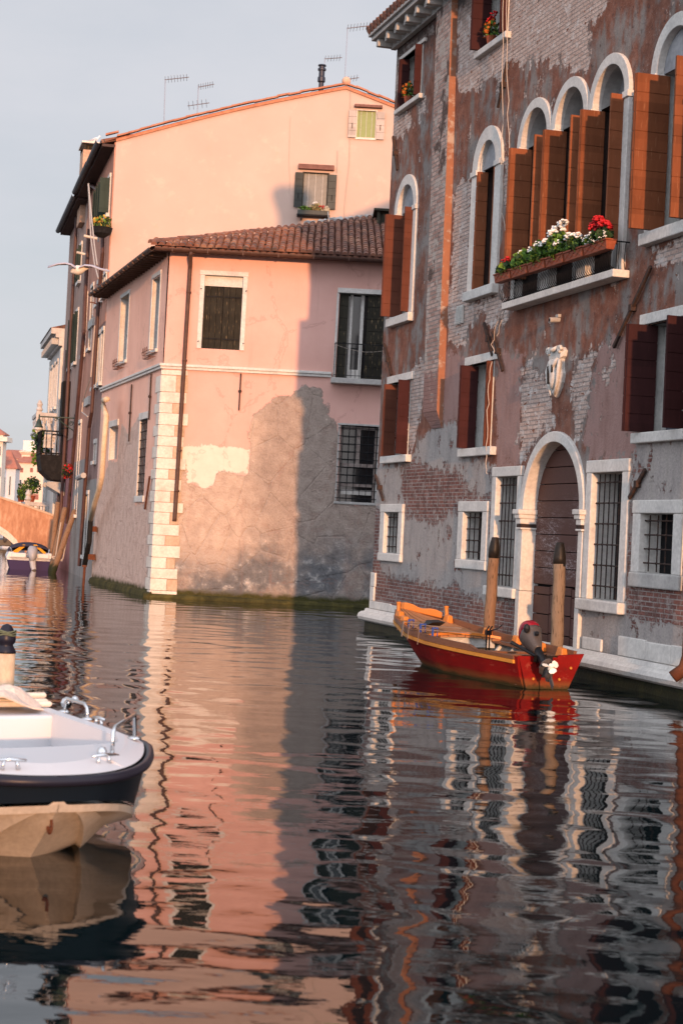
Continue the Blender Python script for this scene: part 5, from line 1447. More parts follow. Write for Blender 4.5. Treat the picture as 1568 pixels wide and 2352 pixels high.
def far_house(name, label, c, x0, x1, ytop, Y, mat, wins=(), roof=1.5, depth=14, shade=None, hips=True):
    """house seen far down the canal: x0..x1 and the eave height measured at distance Y"""
    A, B = onY(c, x0, ytop, Y), onY(c, x1, ytop, Y)
    wd = B.x - A.x; h = (A.z + B.z) / 2
    t = thing(name, label, 'house', (A.x, Y, 0), 0, None)
    b = MB(0); b.box(0, wd, 0, depth, -1, h); b.build('wall', mat, t)
    if roof:
        b = MB(0); o = .35
        b.loops([[(-o, -o, h + .002), (wd + o, -o, h + .002), (wd + o, depth + o, h + .002), (-o, depth + o, h + .002)], [(-o, -o, h + .15), (wd + o, -o, h + .15), (wd + o, depth + o, h + .15), (-o, depth + o, h + .15)], [(wd * .2 if hips else 0, depth * .5, h + roof), (wd * .8 if hips else wd, depth * .5, h + roof), (wd * .8 if hips else wd, depth * .55, h + roof), (wd * .2 if hips else 0, depth * .55, h + roof)]])
        b.build('roof', M['far_roof'], t)
    for (wx, wy, ww, wh, kind) in wins:
        Pp = onY(c, wx, wy, Y); sx_ = ww * CR[c][2] / FOC * Y; sz_ = wh * CR[c][2] / FOC * Y
        x, z = Pp.x - A.x, Pp.z
        b = MB(0); b.box(x - sx_ * .5, x + sx_ * .5, -.05, .05, z - sz_ * .5, z + sz_ * .5)
        f = b.build('window', M['reveal'] if kind == 'o' else M['far_shut'], t)
        if kind == 'o':
            b = MB(0); b.box(x - sx_ * .2, x + sx_ * .2, -.07, -.045, z - sz_ * .44, z + sz_ * .44); b.build('pane', M['glass'], f)
    return t, wd, h
wl_ = []
for x in (260, 375, 455): wl_.append((x, 825, 34, 52, 's'))
for x, y in ((245, 970), (370, 975), (440, 980), (200, 960)): wl_.append((x, y, 50, 70, 'o'))
for x, y in ((245, 1130), (360, 1135), (425, 1140)): wl_.append((x, y, 62, 64, 's'))
t, wd, h = far_house('far_house', 'cream house with rows of brown shutters and red tile roof far beyond the bridge', 8, 185, 700, 750, 400, M['cream'], wl_, 2.4, 10)
for x in (325, 505):
    P = onY(8, x, 700, 405); chimney(t, P.x - t.location.x, 4, h + .3, 2.6, 1.9, 0.0, M['cream'])
t, wd, h = far_house('far_house', 'peach house with skylights in its red roof behind the cream house far off', 8, 30, 240, 692, 450, M['cream'], (), 2.5, 12, hips=False)
for i, x in enumerate((55, 155)):
    P = onY(8, x, 640, 452); xx = P.x - t.location.x
    b = MB(0); b.loops([[(xx - 2.6, 4.6, h + .75), (xx + 2.6, 4.6, h + .75), (xx + 2.6, 8.6, h + 1.4), (xx - 2.6, 8.6, h + 1.4)], [(xx - 2.6, 4.5, h + .95), (xx + 2.6, 4.5, h + .95), (xx + 2.6, 8.5, h + 1.75), (xx - 2.6, 8.5, h + 1.75)]]); b.build('skylight', plain('skylight_glass', (.25, .32, .45), .2), t)
M['hazy_white'] = worn('distant_white', (.70, .66, .62), None, (.75, .72, .68), .3, .9, .05)  # distance haze is put into this pale colour
far_house('far_block', 'pale white block rising in the haze behind the red roofs', 8, 280, 500, 480, 800, M['hazy_white'], (), 0, 30)
far_house('far_block', 'lower pale white block in the haze, left of the taller one', 8, 236, 300, 590, 780, M['hazy_white'], (), 0, 30)
t, wd, h = far_house('far_villa', 'pale blue white villa with a low red roof beyond the left end of the bridge', 8, -260, 190, 800, 300, M['bluewhite'], [(120, 1010, 34, 250, 'o'), (55, 1010, 22, 220, 'o'), (30, 1010, 18, 200, 'o')], 3.0, 4)
t, wd, h = far_house('far_tower_house', 'tall cream house with a cornice at the left edge beyond the bridge', 8, -420, 42, 400, 270, M['pale_stone'], [(10, 600, 20, 120, 'o'), (8, 850, 20, 120, 'o')], 1.2, 3)
b = MB(0); b.box(-.3, wd + .8, -.9, 3.5, h - 1.0, h - .3); b.build('cornice', M['pale_stone'], t)

# ================================================================ boats
def hull_loft(b, secs, m=0, closed_end=True, flip=False):
    """sections: lists of (x, y, z) from keel to gunwale on the left side; mirrored to the right"""
    full = [[(x, y, z) for x, y, z in reversed(s)] + [(x, -y, z) for x, y, z in s[1:]] for s in secs]
    b.loops(full, m, False, False)
    return full
def lerp(a, b, t): return a + (b - a) * t
def interp(tab, x):
    for (x0, y0), (x1, y1) in zip(tab, tab[1:]):
        if x <= x1:
            t = (x - x0) / (x1 - x0)
            t = max(0, min(1, t)); return y0 + (y1 - y0) * (t * t * (3 - 2 * t) * .4 + t * .6)
    return tab[-1][1]
M['red_paint'] = None
def red_hull():
    g = G('red_boat_paint'); n1 = g.noise(2.5, 5, .6, g.mapv((.6, 1, 2))); n2 = g.noise(25, 3, .6)
    x, y, z = g.sep()
    c = g.ramp(n1, [(.3, (.135, .003, .003)), (.6, (.20, .005, .004)), (.8, (.165, .009, .007))])
    c = g.mix(g.m('MULTIPLY', g.step(g.m('ADD', z, g.m('MULTIPLY', n1, -.16)), .10, -.02), .8), c, (.16, .06, .02))
    n4 = g.noise(9, 5, .7, g.mapv((.35, 1, 1.6)))
    c = g.mix(g.m('MULTIPLY', g.step(n4, .58, .66), .5), c, (.10, .012, .010))
    c = g.mix(g.m('MULTIPLY', g.step(n4, .40, .33), .35), c, (.34, .09, .06))
    c = g.mix(g.m('MULTIPLY', g.step(g.m('ADD', z, g.m('MULTIPLY', n4, -.12)), .02, -.05), .9), c, (.03, .032, .012))
    return g.out(c, .65, g.bump(g.m('ADD', n2, n4), .2, .004), None, .15)
M['red_paint'] = red_hull()
def wood_mat(name, c1, c2, rough=.4, sc=(1, 8, 8)):
    g = G(name); v = g.mapv(sc); n1 = g.noise(2.2, 6, .65, v, .4); n2 = g.noise(14, 3, .6, v)
    c = g.mix(n1, c1, c2); c = g.mix(g.step(n2, .55, .75), c, tuple(q * .55 for q in c1))
    return g.out(c, rough, g.bump(n2, .15, .004), None, .2)
M['deck_wood'] = wood_mat('varnished_deck', (.30, .13, .06), (.42, .21, .10))
M['wale_wood'] = wood_mat('weathered_rail_wood', (.13, .055, .03), (.22, .10, .055))
M['orange_wood'] = wood_mat('orange_varnish', (.52, .16, .03), (.60, .22, .05), .3)
M['yellow_strip'] = wood_mat('ochre_rubbing_strake', (.50, .20, .03), (.60, .27, .05), .35)
M['inside_paint'] = worn('grey_green_inner_paint', (.20, .22, .22), (.11, .12, .12), (.32, .33, .30), 4, .6)
M['black_plastic'] = plain('black_plastic', (.012, .012, .014), .4)
M['motor_grey'] = worn('graphite_cowl', (.085, .075, .072), (.06, .05, .05), (.11, .1, .1), 8, .33, .05, .002, 60)
M['motor_red'] = plain('dark_red_cowl', (.22, .010, .022), .22)
M['prop_white'] = plain('white_propeller', (.75, .72, .64), .35)
M['chrome'] = plain('polished_steel', (.62, .62, .62), .12, 1.0)
M['steel_blue'] = plain('blue_clamp_paint', (.03, .07, .28), .4)
A_ = R(21)
rb = thing('red_boat', 'red wooden rowing boat with varnished deck and a tilted outboard, moored by the water door', 'boat', (2.885, 24.71, 0), math.atan2(.934, -.358))
RB_L = 5.15
gun = [(-.05, .47), (1.0, .58), (2.0, .67), (3.2, .66), (4.2, .47), (4.8, .22), (5.15, .035)]
shr = [(-.05, .44), (1.0, .46), (2.5, .50), (3.4, .56), (4.2, .68), (5.15, .82)]
bot = [(0, .31), (1.2, .42), (2.4, .42), (3.4, .25), (4.0, .08), (4.2, .01), (5.15, .008)]
kel = [(0, -.02), (2.5, -.06), (3.9, -.02), (4.25, .06), (4.7, .35), (5.15, .72)]
X_ = [-.05 + (RB_L + .05) * i / 26 for i in range(27)]
def RBsec(x):
    g_, s_, bt, k_ = interp(gun, x), interp(shr, x), interp(bot, x), interp(kel, x)
    return g_, s_, bt, k_
b = MB(0)
secs = []
for x in X_:
    g_, s_, bt, k_ = RBsec(x)
    xo = x + (.0 if x > .1 else 0)
    pts = [(x, 0, k_), (x, bt, k_ + .02)]
    for t in (.35, .7, 1.0): pts.append((x - .09 * (t if x < .01 else 0), lerp(bt, g_, t) + .03 * math.sin(PI * t) , lerp(k_ + .02, s_, t)))
    secs.append(pts)
full = hull_loft(b, secs)
b.face(full[0])
hull = b.build('hull', M['red_paint'], rb, smooth=False)
# red transom carries on above the sheer on the far side, with a cut for the motor
b = MB(0)
b.loops([[(xo, y, z) for y, z in ((.45, .45), (.22, .45), (.16, .30), (-.12, .30), (-.16, .47), (-.56, .50), (-.33, .0), (.31, .0))] for xo in (-.145, -.10)])
b.build('transom', M['red_paint'], rb, bevel=.006)
# inner lining, deck, thwarts
b = MB(0)
secs = []
for x in X_[1:17]:
    g_, s_, bt, k_ = RBsec(x)
    secs.append([(x, 0, k_ + .05), (x, bt * .93, k_ + .06)] + [(x, lerp(bt, g_, t) * .955, lerp(k_ + .06, s_ - .02, t)) for t in (.5, 1.0)])
hull_loft(b, secs)
b.build('lining', M['inside_paint'], rb)
b = MB(0); b.box(.1, 3.0, -.34, .34, .03, .055); b.build('floorboards', M['wale_wood'], rb)
for s_ in (1, -1):
    b = MB(0)
    L_ = []
    for x in X_[:-1]:
        g_, s__, bt, k_ = RBsec(x)
        up_ = .09 if s_ < 0 else (.045 if x > .95 else 0.0)
        up_ = up_ * (1 - max(0, (x - 3.6) / 1.6))
        L_.append([(x, s_ * (g_ + .012), s__ - (.09 if s_ < 0 else .045)), (x, s_ * (g_ + .022), s__ + up_), (x, s_ * (g_ - .03), s__ + up_), (x, s_ * (g_ - .035), s__ - (.12 if s_ < 0 else .05))])
    b.loops(L_); b.build('gunwale', M['wale_wood'], rb)
    b = MB(0); L_ = []
    for x in X_[:24]:
        g_, s__, bt, k_ = RBsec(x); zz = s__ - (.10 if s_ < 0 else .05)
        L_.append([(x, s_ * (g_ + .005 - .03), zz - .05), (x, s_ * (g_ + .022), zz - .05), (x, s_ * (g_ + .03), zz), (x, s_ * (g_ - .03), zz)])
    b.loops(L_); b.build('rubbing_strake', M['yellow_strip'], rb)
    # side deck
    b = MB(0); L_ = []
    for x in X_[:15]:
        g_, s__, bt, k_ = RBsec(x); L_.append([(x, s_ * (g_ - .03), s__ - .03), (x, s_ * (g_ - .16), s__ - .035), (x, s_ * (g_ - .16), s__ - .06), (x, s_ * (g_ - .03), s__ - .06)])
    b.loops(L_); b.build('side_deck', M['wale_wood'], rb)
b = MB(0)
xd = [2.62 + (5.1 - 2.62) * i / 16 for i in range(17)]
NP = 9
for j in range(NP):
    L_ = []
    for i, x in enumerate(xd):
        g_, s__, bt, k_ = RBsec(x)
        w_ = g_ - .03
        xx = x - (.10 * (1 - abs((j + .5) / NP * 2 - 1) ** 2) if i == 0 else 0) * -1
        y0, y1 = -w_ + 2 * w_ * j / NP + .006, -w_ + 2 * w_ * (j + 1) / NP - .006
        zc = s__ - .015 + .05 * (1 - ((y0 + y1) / 2 / max(w_, .01)) ** 2)
        L_.append([(xx, y0, zc), (xx, y1, zc), (xx, y1, zc - .03), (xx, y0, zc - .03)])
    b.loops(L_)
b.build('foredeck', M['deck_wood'], rb)
b = MB(0); L_ = []
for j in range(13):
    y = -.62 + 1.24 * j / 12; L_.append([(2.60 + .12 * (1 - (y / .62) ** 2), y, .54 + .05 * (1 - (y / .62) ** 2)), (2.66 + .12 * (1 - (y / .62) ** 2), y, .54 + .05 * (1 - (y / .62) ** 2)), (2.66 + .12 * (1 - (y / .62) ** 2), y, .50 + .05 * (1 - (y / .62) ** 2)), (2.60 + .12 * (1 - (y / .62) ** 2), y, .50 + .05 * (1 - (y / .62) ** 2))])
b.loops(L_); b.build('deck_edge', M['orange_wood'], rb)
b = MB(0)
L_ = []
for j in range(9):
    y = -.56 + 1.12 * j / 8; L_.append([(2.66 + .12 * (1 - (y / .62) ** 2), y, .50), (2.68 + .12 * (1 - (y / .62) ** 2), y, .50), (2.68 + .12 * (1 - (y / .62) ** 2), y, .36), (2.66 + .12 * (1 - (y / .62) ** 2), y, .36)])
b.loops(L_); b.build('bulkhead', M['reveal'], rb)
for x, z in ((.95, .40), (.35, .40)):
    g_, s__, bt, k_ = RBsec(x)
    b = MB(0); b.box(x, x + .20, -g_ + .04, g_ - .04, z, z + .03); b.build('thwart', M['wale_wood'], rb, bevel=.006)
for i in range(5):
    x = .7 + i * .45; g_, s__, bt, k_ = RBsec(x)
    b = MB(0)
    for s_ in (-1, 1): b.loops([[(x, s_ * (bt * .9), .07), (x + .05, s_ * (bt * .9), .07), (x + .05, s_ * (g_ * .945), s__ - .06), (x, s_ * (g_ * .945), s__ - .06)], [(x, s_ * (bt * .9 - .05), .07), (x + .05, s_ * (bt * .9 - .05), .07), (x + .05, s_ * (g_ * .945 - .05), s__ - .06), (x, s_ * (g_ * .945 - .05), s__ - .06)]])
    b.build('frame_rib', M['pale_stone'], rb)
# oarlock blocks, breasthook
def block(x, s_, peg=False, ln=.20):
    g_, s__, bt, k_ = RBsec(x)
    b = MB(0); z = s__ + .03
    b.loops([[(x - ln / 2, s_ * (g_ - .03), z - .05), (x - ln / 2, s_ * (g_ - .14), z - .05), (x - ln / 2 + .02, s_ * (g_ - .12), z + .07), (x - ln / 2 + .02, s_ * (g_ - .04), z + .07)], [(x + ln / 2, s_ * (g_ - .03), z - .05), (x + ln / 2, s_ * (g_ - .14), z - .05), (x + ln / 2 - .04, s_ * (g_ - .12), z + .09), (x + ln / 2 - .04, s_ * (g_ - .04), z + .09)]])
    if peg: b.tube([(x + .05, s_ * (g_ - .08), z + .04), (x + .07, s_ * (g_ - .085), z + .17), (x + .075, s_ * (g_ - .085), z + .22)], [.03, .032, .042], 8)
    return b.build('oar_block', M['orange_wood'], rb, bevel=.015)
for x, s_, pg in ((4.1, -1, True), (3.0, -1, False), (2.0, -1, False), (1.05, -1, False), (.25, -1, False), (4.35, 1, True), (3.9, 1, False)): block(x, s_, pg)
b = MB(0)
L_ = []
for t in range(9):
    y = .06 - .42 * t / 8; x = 4.98 - .60 * t / 8; z = interp(shr, x) + .07
    L_.append([(x, y, z + .05 + .02 * math.sin(t * 1.2)), (x - .10, y - .02, z + .04 + .02 * math.sin(t * 1.2)), (x - .10, y - .02, z - .06), (x, y, z - .06)])
b.loops(L_); b.build('breasthook', M['orange_wood'], rb, bevel=.012)
b = MB(0); b.tube([(5.16, 0, .45), (5.20, 0, .86), (5.19, 0, .90)], [.035, .04, .03], 8); b.build('stem_post', M['wale_wood'], rb)
M['batten'] = worn('grey_batten', (.20, .155, .13))
# clamps and battens left on the near rail
for i, (x, yy) in enumerate(((3.35, .60), (2.85, .62), (2.35, .64))):
    s__ = interp(shr, x)
    b = MB(0)
    b.box(x - .013, x + .013, yy - .015, yy + .012, s__ - .02, s__ + .17); b.box(x - .010, x + .010, yy - .09, yy + .012, s__ + .15, s__ + .17)
    b.tube([(x, yy - .08, s__ + .03), (x, yy - .08, s__ + .16)], .007, 6)
    t = b.build('clamp', M['steel_blue'], rb)
    b = MB(0); b.tube([(x, yy - .13, s__ + .03), (x, yy - .04, s__ + .03)], .008, 6); b.build('screw_bar', M['chrome'], t)
for (x0, y0, x1, y1, z) in ((3.0, .75, 2.75, -.02, .66), (2.45, .82, 2.15, .10, .62), (3.35, .70, 3.3, .25, .68)):
    b = MB(0)
    d = Vector((x1 - x0, y1 - y0, 0)).normalized(); n_ = Vector((-d.y, d.x, 0)) * .03
    b.loops([[Vector((x0, y0, z)) + n_, Vector((x0, y0, z)) - n_, Vector((x0, y0, z + .012)) - n_, Vector((x0, y0, z + .012)) + n_], [Vector((x1, y1, z - .02)) + n_, Vector((x1, y1, z - .02)) - n_, Vector((x1, y1, z - .008)) - n_, Vector((x1, y1, z - .008)) + n_]])
    b.loops([[Vector((x0, y0, z)) + n_, Vector((x0, y0, z)) - n_, Vector((x0, y0 - .01, z)) - n_, Vector((x0, y0 - .01, z)) + n_], [Vector((x0 - .03, y0 + .03, z - .22)) + n_, Vector((x0 - .03, y0 + .03, z - .22)) - n_, Vector((x0 - .03, y0 + .02, z - .22)) - n_, Vector((x0 - .03, y0 + .02, z - .22)) + n_]])
    b.build('batten', M['batten'], rb)
b = MB(0); b.loops([[(3.2, .1, .64), (3.2, .4, .62), (3.3, .42, .62), (3.35, .1, .64)], [(2.95, .15, .72), (2.95, .36, .70), (3.2, .36, .72), (3.22, .15, .73)]]); b.build('dark_rag', M['black_plastic'], rb, jitter=.02)
b = MB(0)
for y in (-.28, -.23): b.tube([(2.3, y, .32), (2.3, y, .66), (2.28, y - .03, .72)], .013, 6)
b.tube([(2.3, -.26, .64), (2.25, -.38, .68), (2.3, -.48, .74)], .011, 6); b.box(2.27, 2.33, -.30, -.21, .58, .65); b.build('black_strap', M['black_plastic'], rb)
# outboard motor, tilted up: local axis from the propeller to the cowl
mo = bpy.data.objects.new('outboard_motor', None); COL.objects.link(mo); mo.parent = rb
Bi = Matrix.Translation(rb.location) @ Matrix.Rotation(rb.rotation_euler.z, 4, 'Z')
Pc = onwater(9, 1100, 225, .93); Ytr = 24.55
Ptop = onY(9, 1090, 200, 24.75); Pprop = onY(9, 1262, 590, 24.05)
ax = (Ptop - Pprop); mlen = ax.length; ax.normalize()
back = Vector((0.25, -1, 0)); back = (back - ax * back.dot(ax)).normalized(); sidev = ax.cross(back)
def MT(p): return Bi.inverted() @ (Pprop + ax * p[2] + back * p[1] + sidev * p[0])
def mring(z, cx, cy, rx, ry, n=14, pw=2.6):
    out = []
    for q in range(n):
        a = 2 * PI * q / n; c, s_ = math.cos(a), math.sin(a)
        out.append(MT((cx + rx * math.copysign(abs(c) ** (2 / pw), c), cy + ry * math.copysign(abs(s_) ** (2 / pw), s_), z)))
    return out
Lm = mlen
b = MB(0); b.loops([mring(z, 0, cy, rx, ry) for z, cy, rx, ry in ((Lm * .84, -.02, .148, .18), (Lm * .89, -.02, .150, .18), (Lm * .965, -.02, .128, .155), (Lm * 1.01, -.02, .085, .11), (Lm * 1.022, -.02, .04, .06))])
b.build('cowl_top', M['motor_red'], mo, smooth=True)
b = MB(0); b.loops([mring(z, 0, cy, rx, ry) for z, cy, rx, ry in ((Lm * .49, 0, .055, .075), (Lm * .52, 0, .068, .085), (Lm * .62, -.01, .098, .12), (Lm * .72, -.02, .128, .155), (Lm * .80, -.02, .147, .176), (Lm * .838, -.02, .151, .182))])
b.build('cowl', M['motor_grey'], mo, smooth=True)
b = MB(0); b.loops([mring(z, 0, 0, rx, ry) for z, rx, ry in ((Lm * .08, .05, .085), (Lm * .2, .042, .07), (Lm * .50, .05, .07))]); b.build('leg', M['black_plastic'], mo, smooth=True)
b = MB(0)
b.loops([mring(z, 0, cy, rx, ry, 10, 2) for z, cy, rx, ry in ((Lm * .03, -.04, .02, .10), (Lm * .10, 0, .055, .12), (Lm * .13, .02, .10, .16), (Lm * .145, .02, .10, .16))])
b.tube([MT((0, -.10, .0)), MT((0, .0, .0)), MT((0, .12, .0))], [.03, .055, .045], 10)
b.loops([[MT((x, y, z)) for x, y, z in ((-.012, -.03, 0), (.012, -.03, 0), (.012, .08, 0), (-.012, .08, 0))], [MT((x, y, z)) for x, y, z in ((-.008, -.08, -.2), (.008, -.08, -.2), (.008, .0, -.2), (-.008, .0, -.2))]])
b.build('gearcase', M['motor_grey'], mo)
b = MB(0)
b.tube([MT((0, .12, 0)), MT((0, .19, 0))], [.04, .035], 10)
for k_ in range(3):
    a = 2 * PI * k_ / 3 + .5
    r_ = lambda rr, w_: MT((math.cos(a) * rr - math.sin(a) * w_, .155 + w_ * .45, math.sin(a) * rr + math.cos(a) * w_))
    L1 = [r_(.03, -.02), r_(.07, -.05), r_(.11, -.038), r_(.128, .0), r_(.11, .042), r_(.07, .046), r_(.03, .016)]
    off = back * .008; off = Bi.inverted().to_3x3() @ off
    b.loops([L1, [p + off for p in L1]])
b.build('propeller', M['prop_white'], mo, smooth=False)
b = MB(0)
b.box(-.15, -.06, -.07, .09, .16, .46); b.loops([[MT((x, y, Lm * .38)) for x, y in ((-.09, -.10), (.09, -.10), (.09, .02), (-.09, .02))], [(-.12, -.1, .30), (-.12, .12, .30), (-.02, .12, .46), (-.02, -.1, .46)]])
b.build('bracket', M['black_plastic'], mo)
b = MB(0); b.tube([MT((0, -.10, Lm * .48)), (Bi.inverted() @ onY(9, 1020, 360, 24.9)), (Bi.inverted() @ onY(9, 968, 332, 24.95))], [.03, .026, .03], 8); b.build('tiller', M['black_plastic'], mo)
b = MB(0); b.ball(MT((-.10, .16, Lm * .78)), .05, 8, 0, (1, 1, 1.3)); b.tube([MT((0, .20, Lm * .64)), MT((0, .16, Lm * .64))], .03, 10); b.build('latch', M['black_plastic'], mo)
b = MB(0); b.ball((-.16, -.35, .30), .022, 6); b.ball((-.16, -.18, .14), .022, 6); b.ball((-.16, .22, .14), .022, 6); b.build('bolt', M['yellow_strip'], rb)

# white boat
wb = thing('white_boat', 'small white motorboat with dark topsides, navy rubbing rail and a cream lower hull', 'boat', (-1.50, 10.16, 0), math.atan2(-.866, .50))
# local x points towards the bow, origin at the stem; stations run aft (negative x)
M['gelcoat'] = plain('white_gelcoat', (.54, .54, .56), .35)
M['cream_gel'] = worn('cream_gelcoat', (.42, .36, .29), (.29, .24, .18), (.50, .45, .37), 2.2, .28, .04, .004, 30)
M['dark_hull'] = plain('dark_blue_green_hull', (.006, .010, .016), .3)
M['rubber'] = plain('navy_rubber_rail', (.012, .012, .022), .38)
st = [-4.2 * (q / 44) ** 2.2 for q in range(45)]
def wid(x): return 1.02 * min(1, (max(0, -x) / 1.15)) ** .42 if x > -1.15 else 1.02 + .06 * min(1, (-x - 1.15) / 2)
def railz(x): return .52 + .04 * min(1, -x / 1.5)
def chz(x): return lerp(.39, .19, min(1, -x / .9) ** 1.1)
def chw(x): return wid(x) * lerp(.93, .90, min(1, -x / 2))
def kelz(x): return lerp(.385, -.12, min(1, -x / .5) ** .75)
def stemx(x, z): return x - (.52 - z) * .32 * max(0, min(1, 1 + x / 1.0))
b = MB(0); secs = []
for x in st:
    w_, zr_, zc, cw = wid(x), railz(x), chz(x), chw(x)
    secs.append([(stemx(x, lerp(zc, zr_, t)), lerp(cw, w_, t), lerp(zc, zr_, t)) for t in (0, .33, .66, 1)])
for s_ in (1, -1): b.loops([[(x, s_ * y, z) for x, y, z in s] for s in secs], 0, False, False)
b.loops([[(x, y, z) for x, y, z in secs[0]], [(x, -y, z) for x, y, z in secs[0]]], 0, False, False)
b.face([p for p in secs[-1]] + [(x, -y, z) for x, y, z in reversed(secs[-1])])
b.build('topsides', M['dark_hull'], wb, smooth=True)
b = MB(0)
for s_ in (1, -1):
    L_ = []
    for x in st:
        zc, cw, kz = chz(x), chw(x), min(kelz(x), chz(x) - .005)
        row = []
        for t in (0, .25, .499, .501, .75, .999, 1.0):
            y = cw * t; z = lerp(kz, zc - .02, t ** 1.25) + (.03 * math.sin(PI * min(1, t * 2)) if t < .5 else 0)
            if t in (.501,): z -= .03; y += .03
            if t == .999: z -= .045
            row.append((stemx(x, z), s_ * y, z))
        L_.append(row)
    b.loops(L_, 0, False, False)
hb_ = b.build('hull', M['cream_gel'], wb, smooth=True)
hb_.data.set_sharp_from_angle(angle=R(24))
b = MB(0); b.box(-.36, -.30, -.33, -.24, .20, .25); b.build('hull_fitting', M['black_iron'], wb, bevel=.012)
rail = [(stemx(x, railz(x)), wid(x), railz(x)) for x in reversed(st)] + [(stemx(x, railz(x)), -wid(x), railz(x)) for x in st]
b = MB(0); b.tube([(x, y * 1.01, z - .008) for x, y, z in rail], .031, 10); b.build('rub_rail', M['rubber'], wb, smooth=True)
# deck ring, coaming and cockpit
def inner(x, d):
    return max(.0, wid(x) - d)
b = MB(0)
stn = [-.30, -.42, -.65, -.95, -1.4, -2.0, -3.0, -4.1]
ring_o = [(stemx(x, railz(x)) - .02, wid(x) - .02, railz(x) + .025) for x in st]
ring_m = [(stemx(x, railz(x)) - .10 - .12 * (1 if x > -.2 else 0), max(0, wid(x) - .12), railz(x) + .065) for x in st]
def cock(x):
    xx = min(x, -.46)
    return (xx - .25 if x > -.3 else xx - .22, max(0.0, (wid(xx) - .30)) * (1 if x < -.02 else min(1, 0)), railz(xx) + .055)
ring_i = [(min(stemx(x, .52), -.92) - .02, max(0, min(wid(x) - .20, .95)), railz(x) + .06) for x in st]
ring_d = [(x, y * .985, z - .34) for x, y, z in ring_i]
for s_ in (1, -1):
    for A, B in ((ring_o, ring_m), (ring_m, ring_i), (ring_i, ring_d)):
        b.loops([[(a[0], s_ * a[1], a[2]) for a in A], [(q[0], s_ * q[1], q[2]) for q in B]], 0, False, False)
for A, B in ((ring_o, ring_m), (ring_m, ring_i), (ring_i, ring_d)):
    b.face([A[0], (A[0][0], -A[0][1], A[0][2]), (B[0][0], -B[0][1], B[0][2]), B[0]])
for s_ in (1, -1):
    b.face([(a[0], s_ * a[1], a[2]) for a in ring_d] + [(ring_d[-1][0], 0, ring_d[-1][2] - 0.0), (ring_d[0][0], 0, ring_d[0][2])])
b.build('deck', M['gelcoat'], wb, smooth=False, bevel=.012)
b = MB(0); b.box(-4.1, -2.43, -.93, .93, .2, .605); b.box(-2.44, -1.95, -.92, .92, .15, .30)
b.build('bench', M['gelcoat'], wb, bevel=.02)
b = MB(0); b.box(-2.40, -2.0, -.70, .70, .302, .310); b.build('hatch', M['reveal'], wb, bevel=.004)
def cleat(P, ang):
    c = bpy.data.objects.new('cleat', None)
    b = MB(0); ca, sa_ = math.cos(ang), math.sin(ang)
    T = lambda u, z: (P[0] + ca * u, P[1] + sa_ * u, P[2] + z)
    b.tube([T(-.09, .05), T(0, .055), T(.09, .05)], [.008, .013, .008], 7)
    for u in (-.035, .035): b.tube([T(u * 1.3, .0), T(u, .05)], [.014, .009], 7)
    return b.build('cleat', M['chrome'], wb, smooth=True)
cleat((-.16, -.26, .565), -.55 + PI / 2 * 1.2); cleat((-.28, .36, .565), 1.9); cleat((-1.85, .97, .60), .05)
def bow_rail(pts, foot=True):
    b = MB(0); b.tube(pts, .013, 9)
    for p in (pts[0], pts[-1]): b.lathe([(.045, 0), (.045, .012), (.02, .02)], p, 10)
    return b.build('hand_rail', M['chrome'], wb, smooth=True)
bow_rail([(-.49, .50, .58), (-.49, .50, .73), (-.53, .53, .755), (-.80, .72, .765), (-1.05, .88, .765), (-1.11, .91, .745), (-1.12, .92, .60)])
bow_rail([(-2.10, .99, .61), (-2.12, .99, .69), (-2.17, .99, .715), (-2.50, 1.0, .715), (-2.55, 1.0, .69), (-2.57, 1.0, .61)])
bow_rail([(-.49, -.50, .58), (-.49, -.50, .73), (-.53, -.53, .755), (-.80, -.72, .765), (-1.05, -.88, .765), (-1.11, -.91, .745), (-1.12, -.92, .60)])
b = MB(0); b.lathe([(.03, 0), (.03, .04), (.02, .06), (.004, .065)], (-.46, .42, .58), 12); b.build('nav_light', M['chrome'], wb, smooth=True)
xk = -.10
b = MB(0); zz = .27
b.tube([(-.17 + .03 * math.cos(a), 0.0 + .0, .235 + .045 * math.sin(a)) for a in [q * PI / 8 for q in range(17)]], .010, 6); b.build("bow_eye", M["rust_pipe"], wb)
# folded cover and poles lying on the boat
t = thing('folded_boat_cover', 'crumpled cream canvas cover folded over tent poles on the white boat', 'cover', Matrix.Translation(wb.location) @ Matrix.Rotation(wb.rotation_euler.z, 4, 'Z') @ Vector((-2.86, .10, .61)), wb.rotation_euler.z)
bm = bmesh.new()
gv = []
for i in range(26):
    row = []
    for j in range(16):
        u, v = i / 25, j / 15
        x = -.35 + .7 * v; y = -1.2 + 1.95 * u
        h = (.025 + .05 * abs(math.sin(u * 9 + v * 4)) + .05 * abs(math.sin(u * 5.3 - v * 7 + 1)) + .09 * math.sin(PI * v) ** .7 * (.5 + .5 * math.sin(u * 7 + 1) ** 2)) * min(1, 6 * u, 5 * (1 - u) + .25) + .03 * math.sin(u * 23 + v * 9) * math.sin(v * PI)
        row.append(bm.verts.new((x + .03 * math.sin(u * 17), y + .03 * math.sin(v * 13 + u * 5), max(.005, h))))
    gv.append(row)
for i in range(25):
    for j in range(15): bm.faces.new((gv[i][j], gv[i + 1][j], gv[i + 1][j + 1], gv[i][j + 1]))
me = bpy.data.meshes.new('canvas'); bm.to_mesh(me); bm.free()
me.materials.append(worn('cream_canvas', (.66, .54, .46), (.55, .45, .38), (.72, .6, .52), 3, .9, .2, .01, 40))
o = bpy.data.objects.new('canvas', me); COL.objects.link(o); o.parent = t
sm = o.modifiers.new('solid', 'SOLIDIFY'); sm.thickness = .012
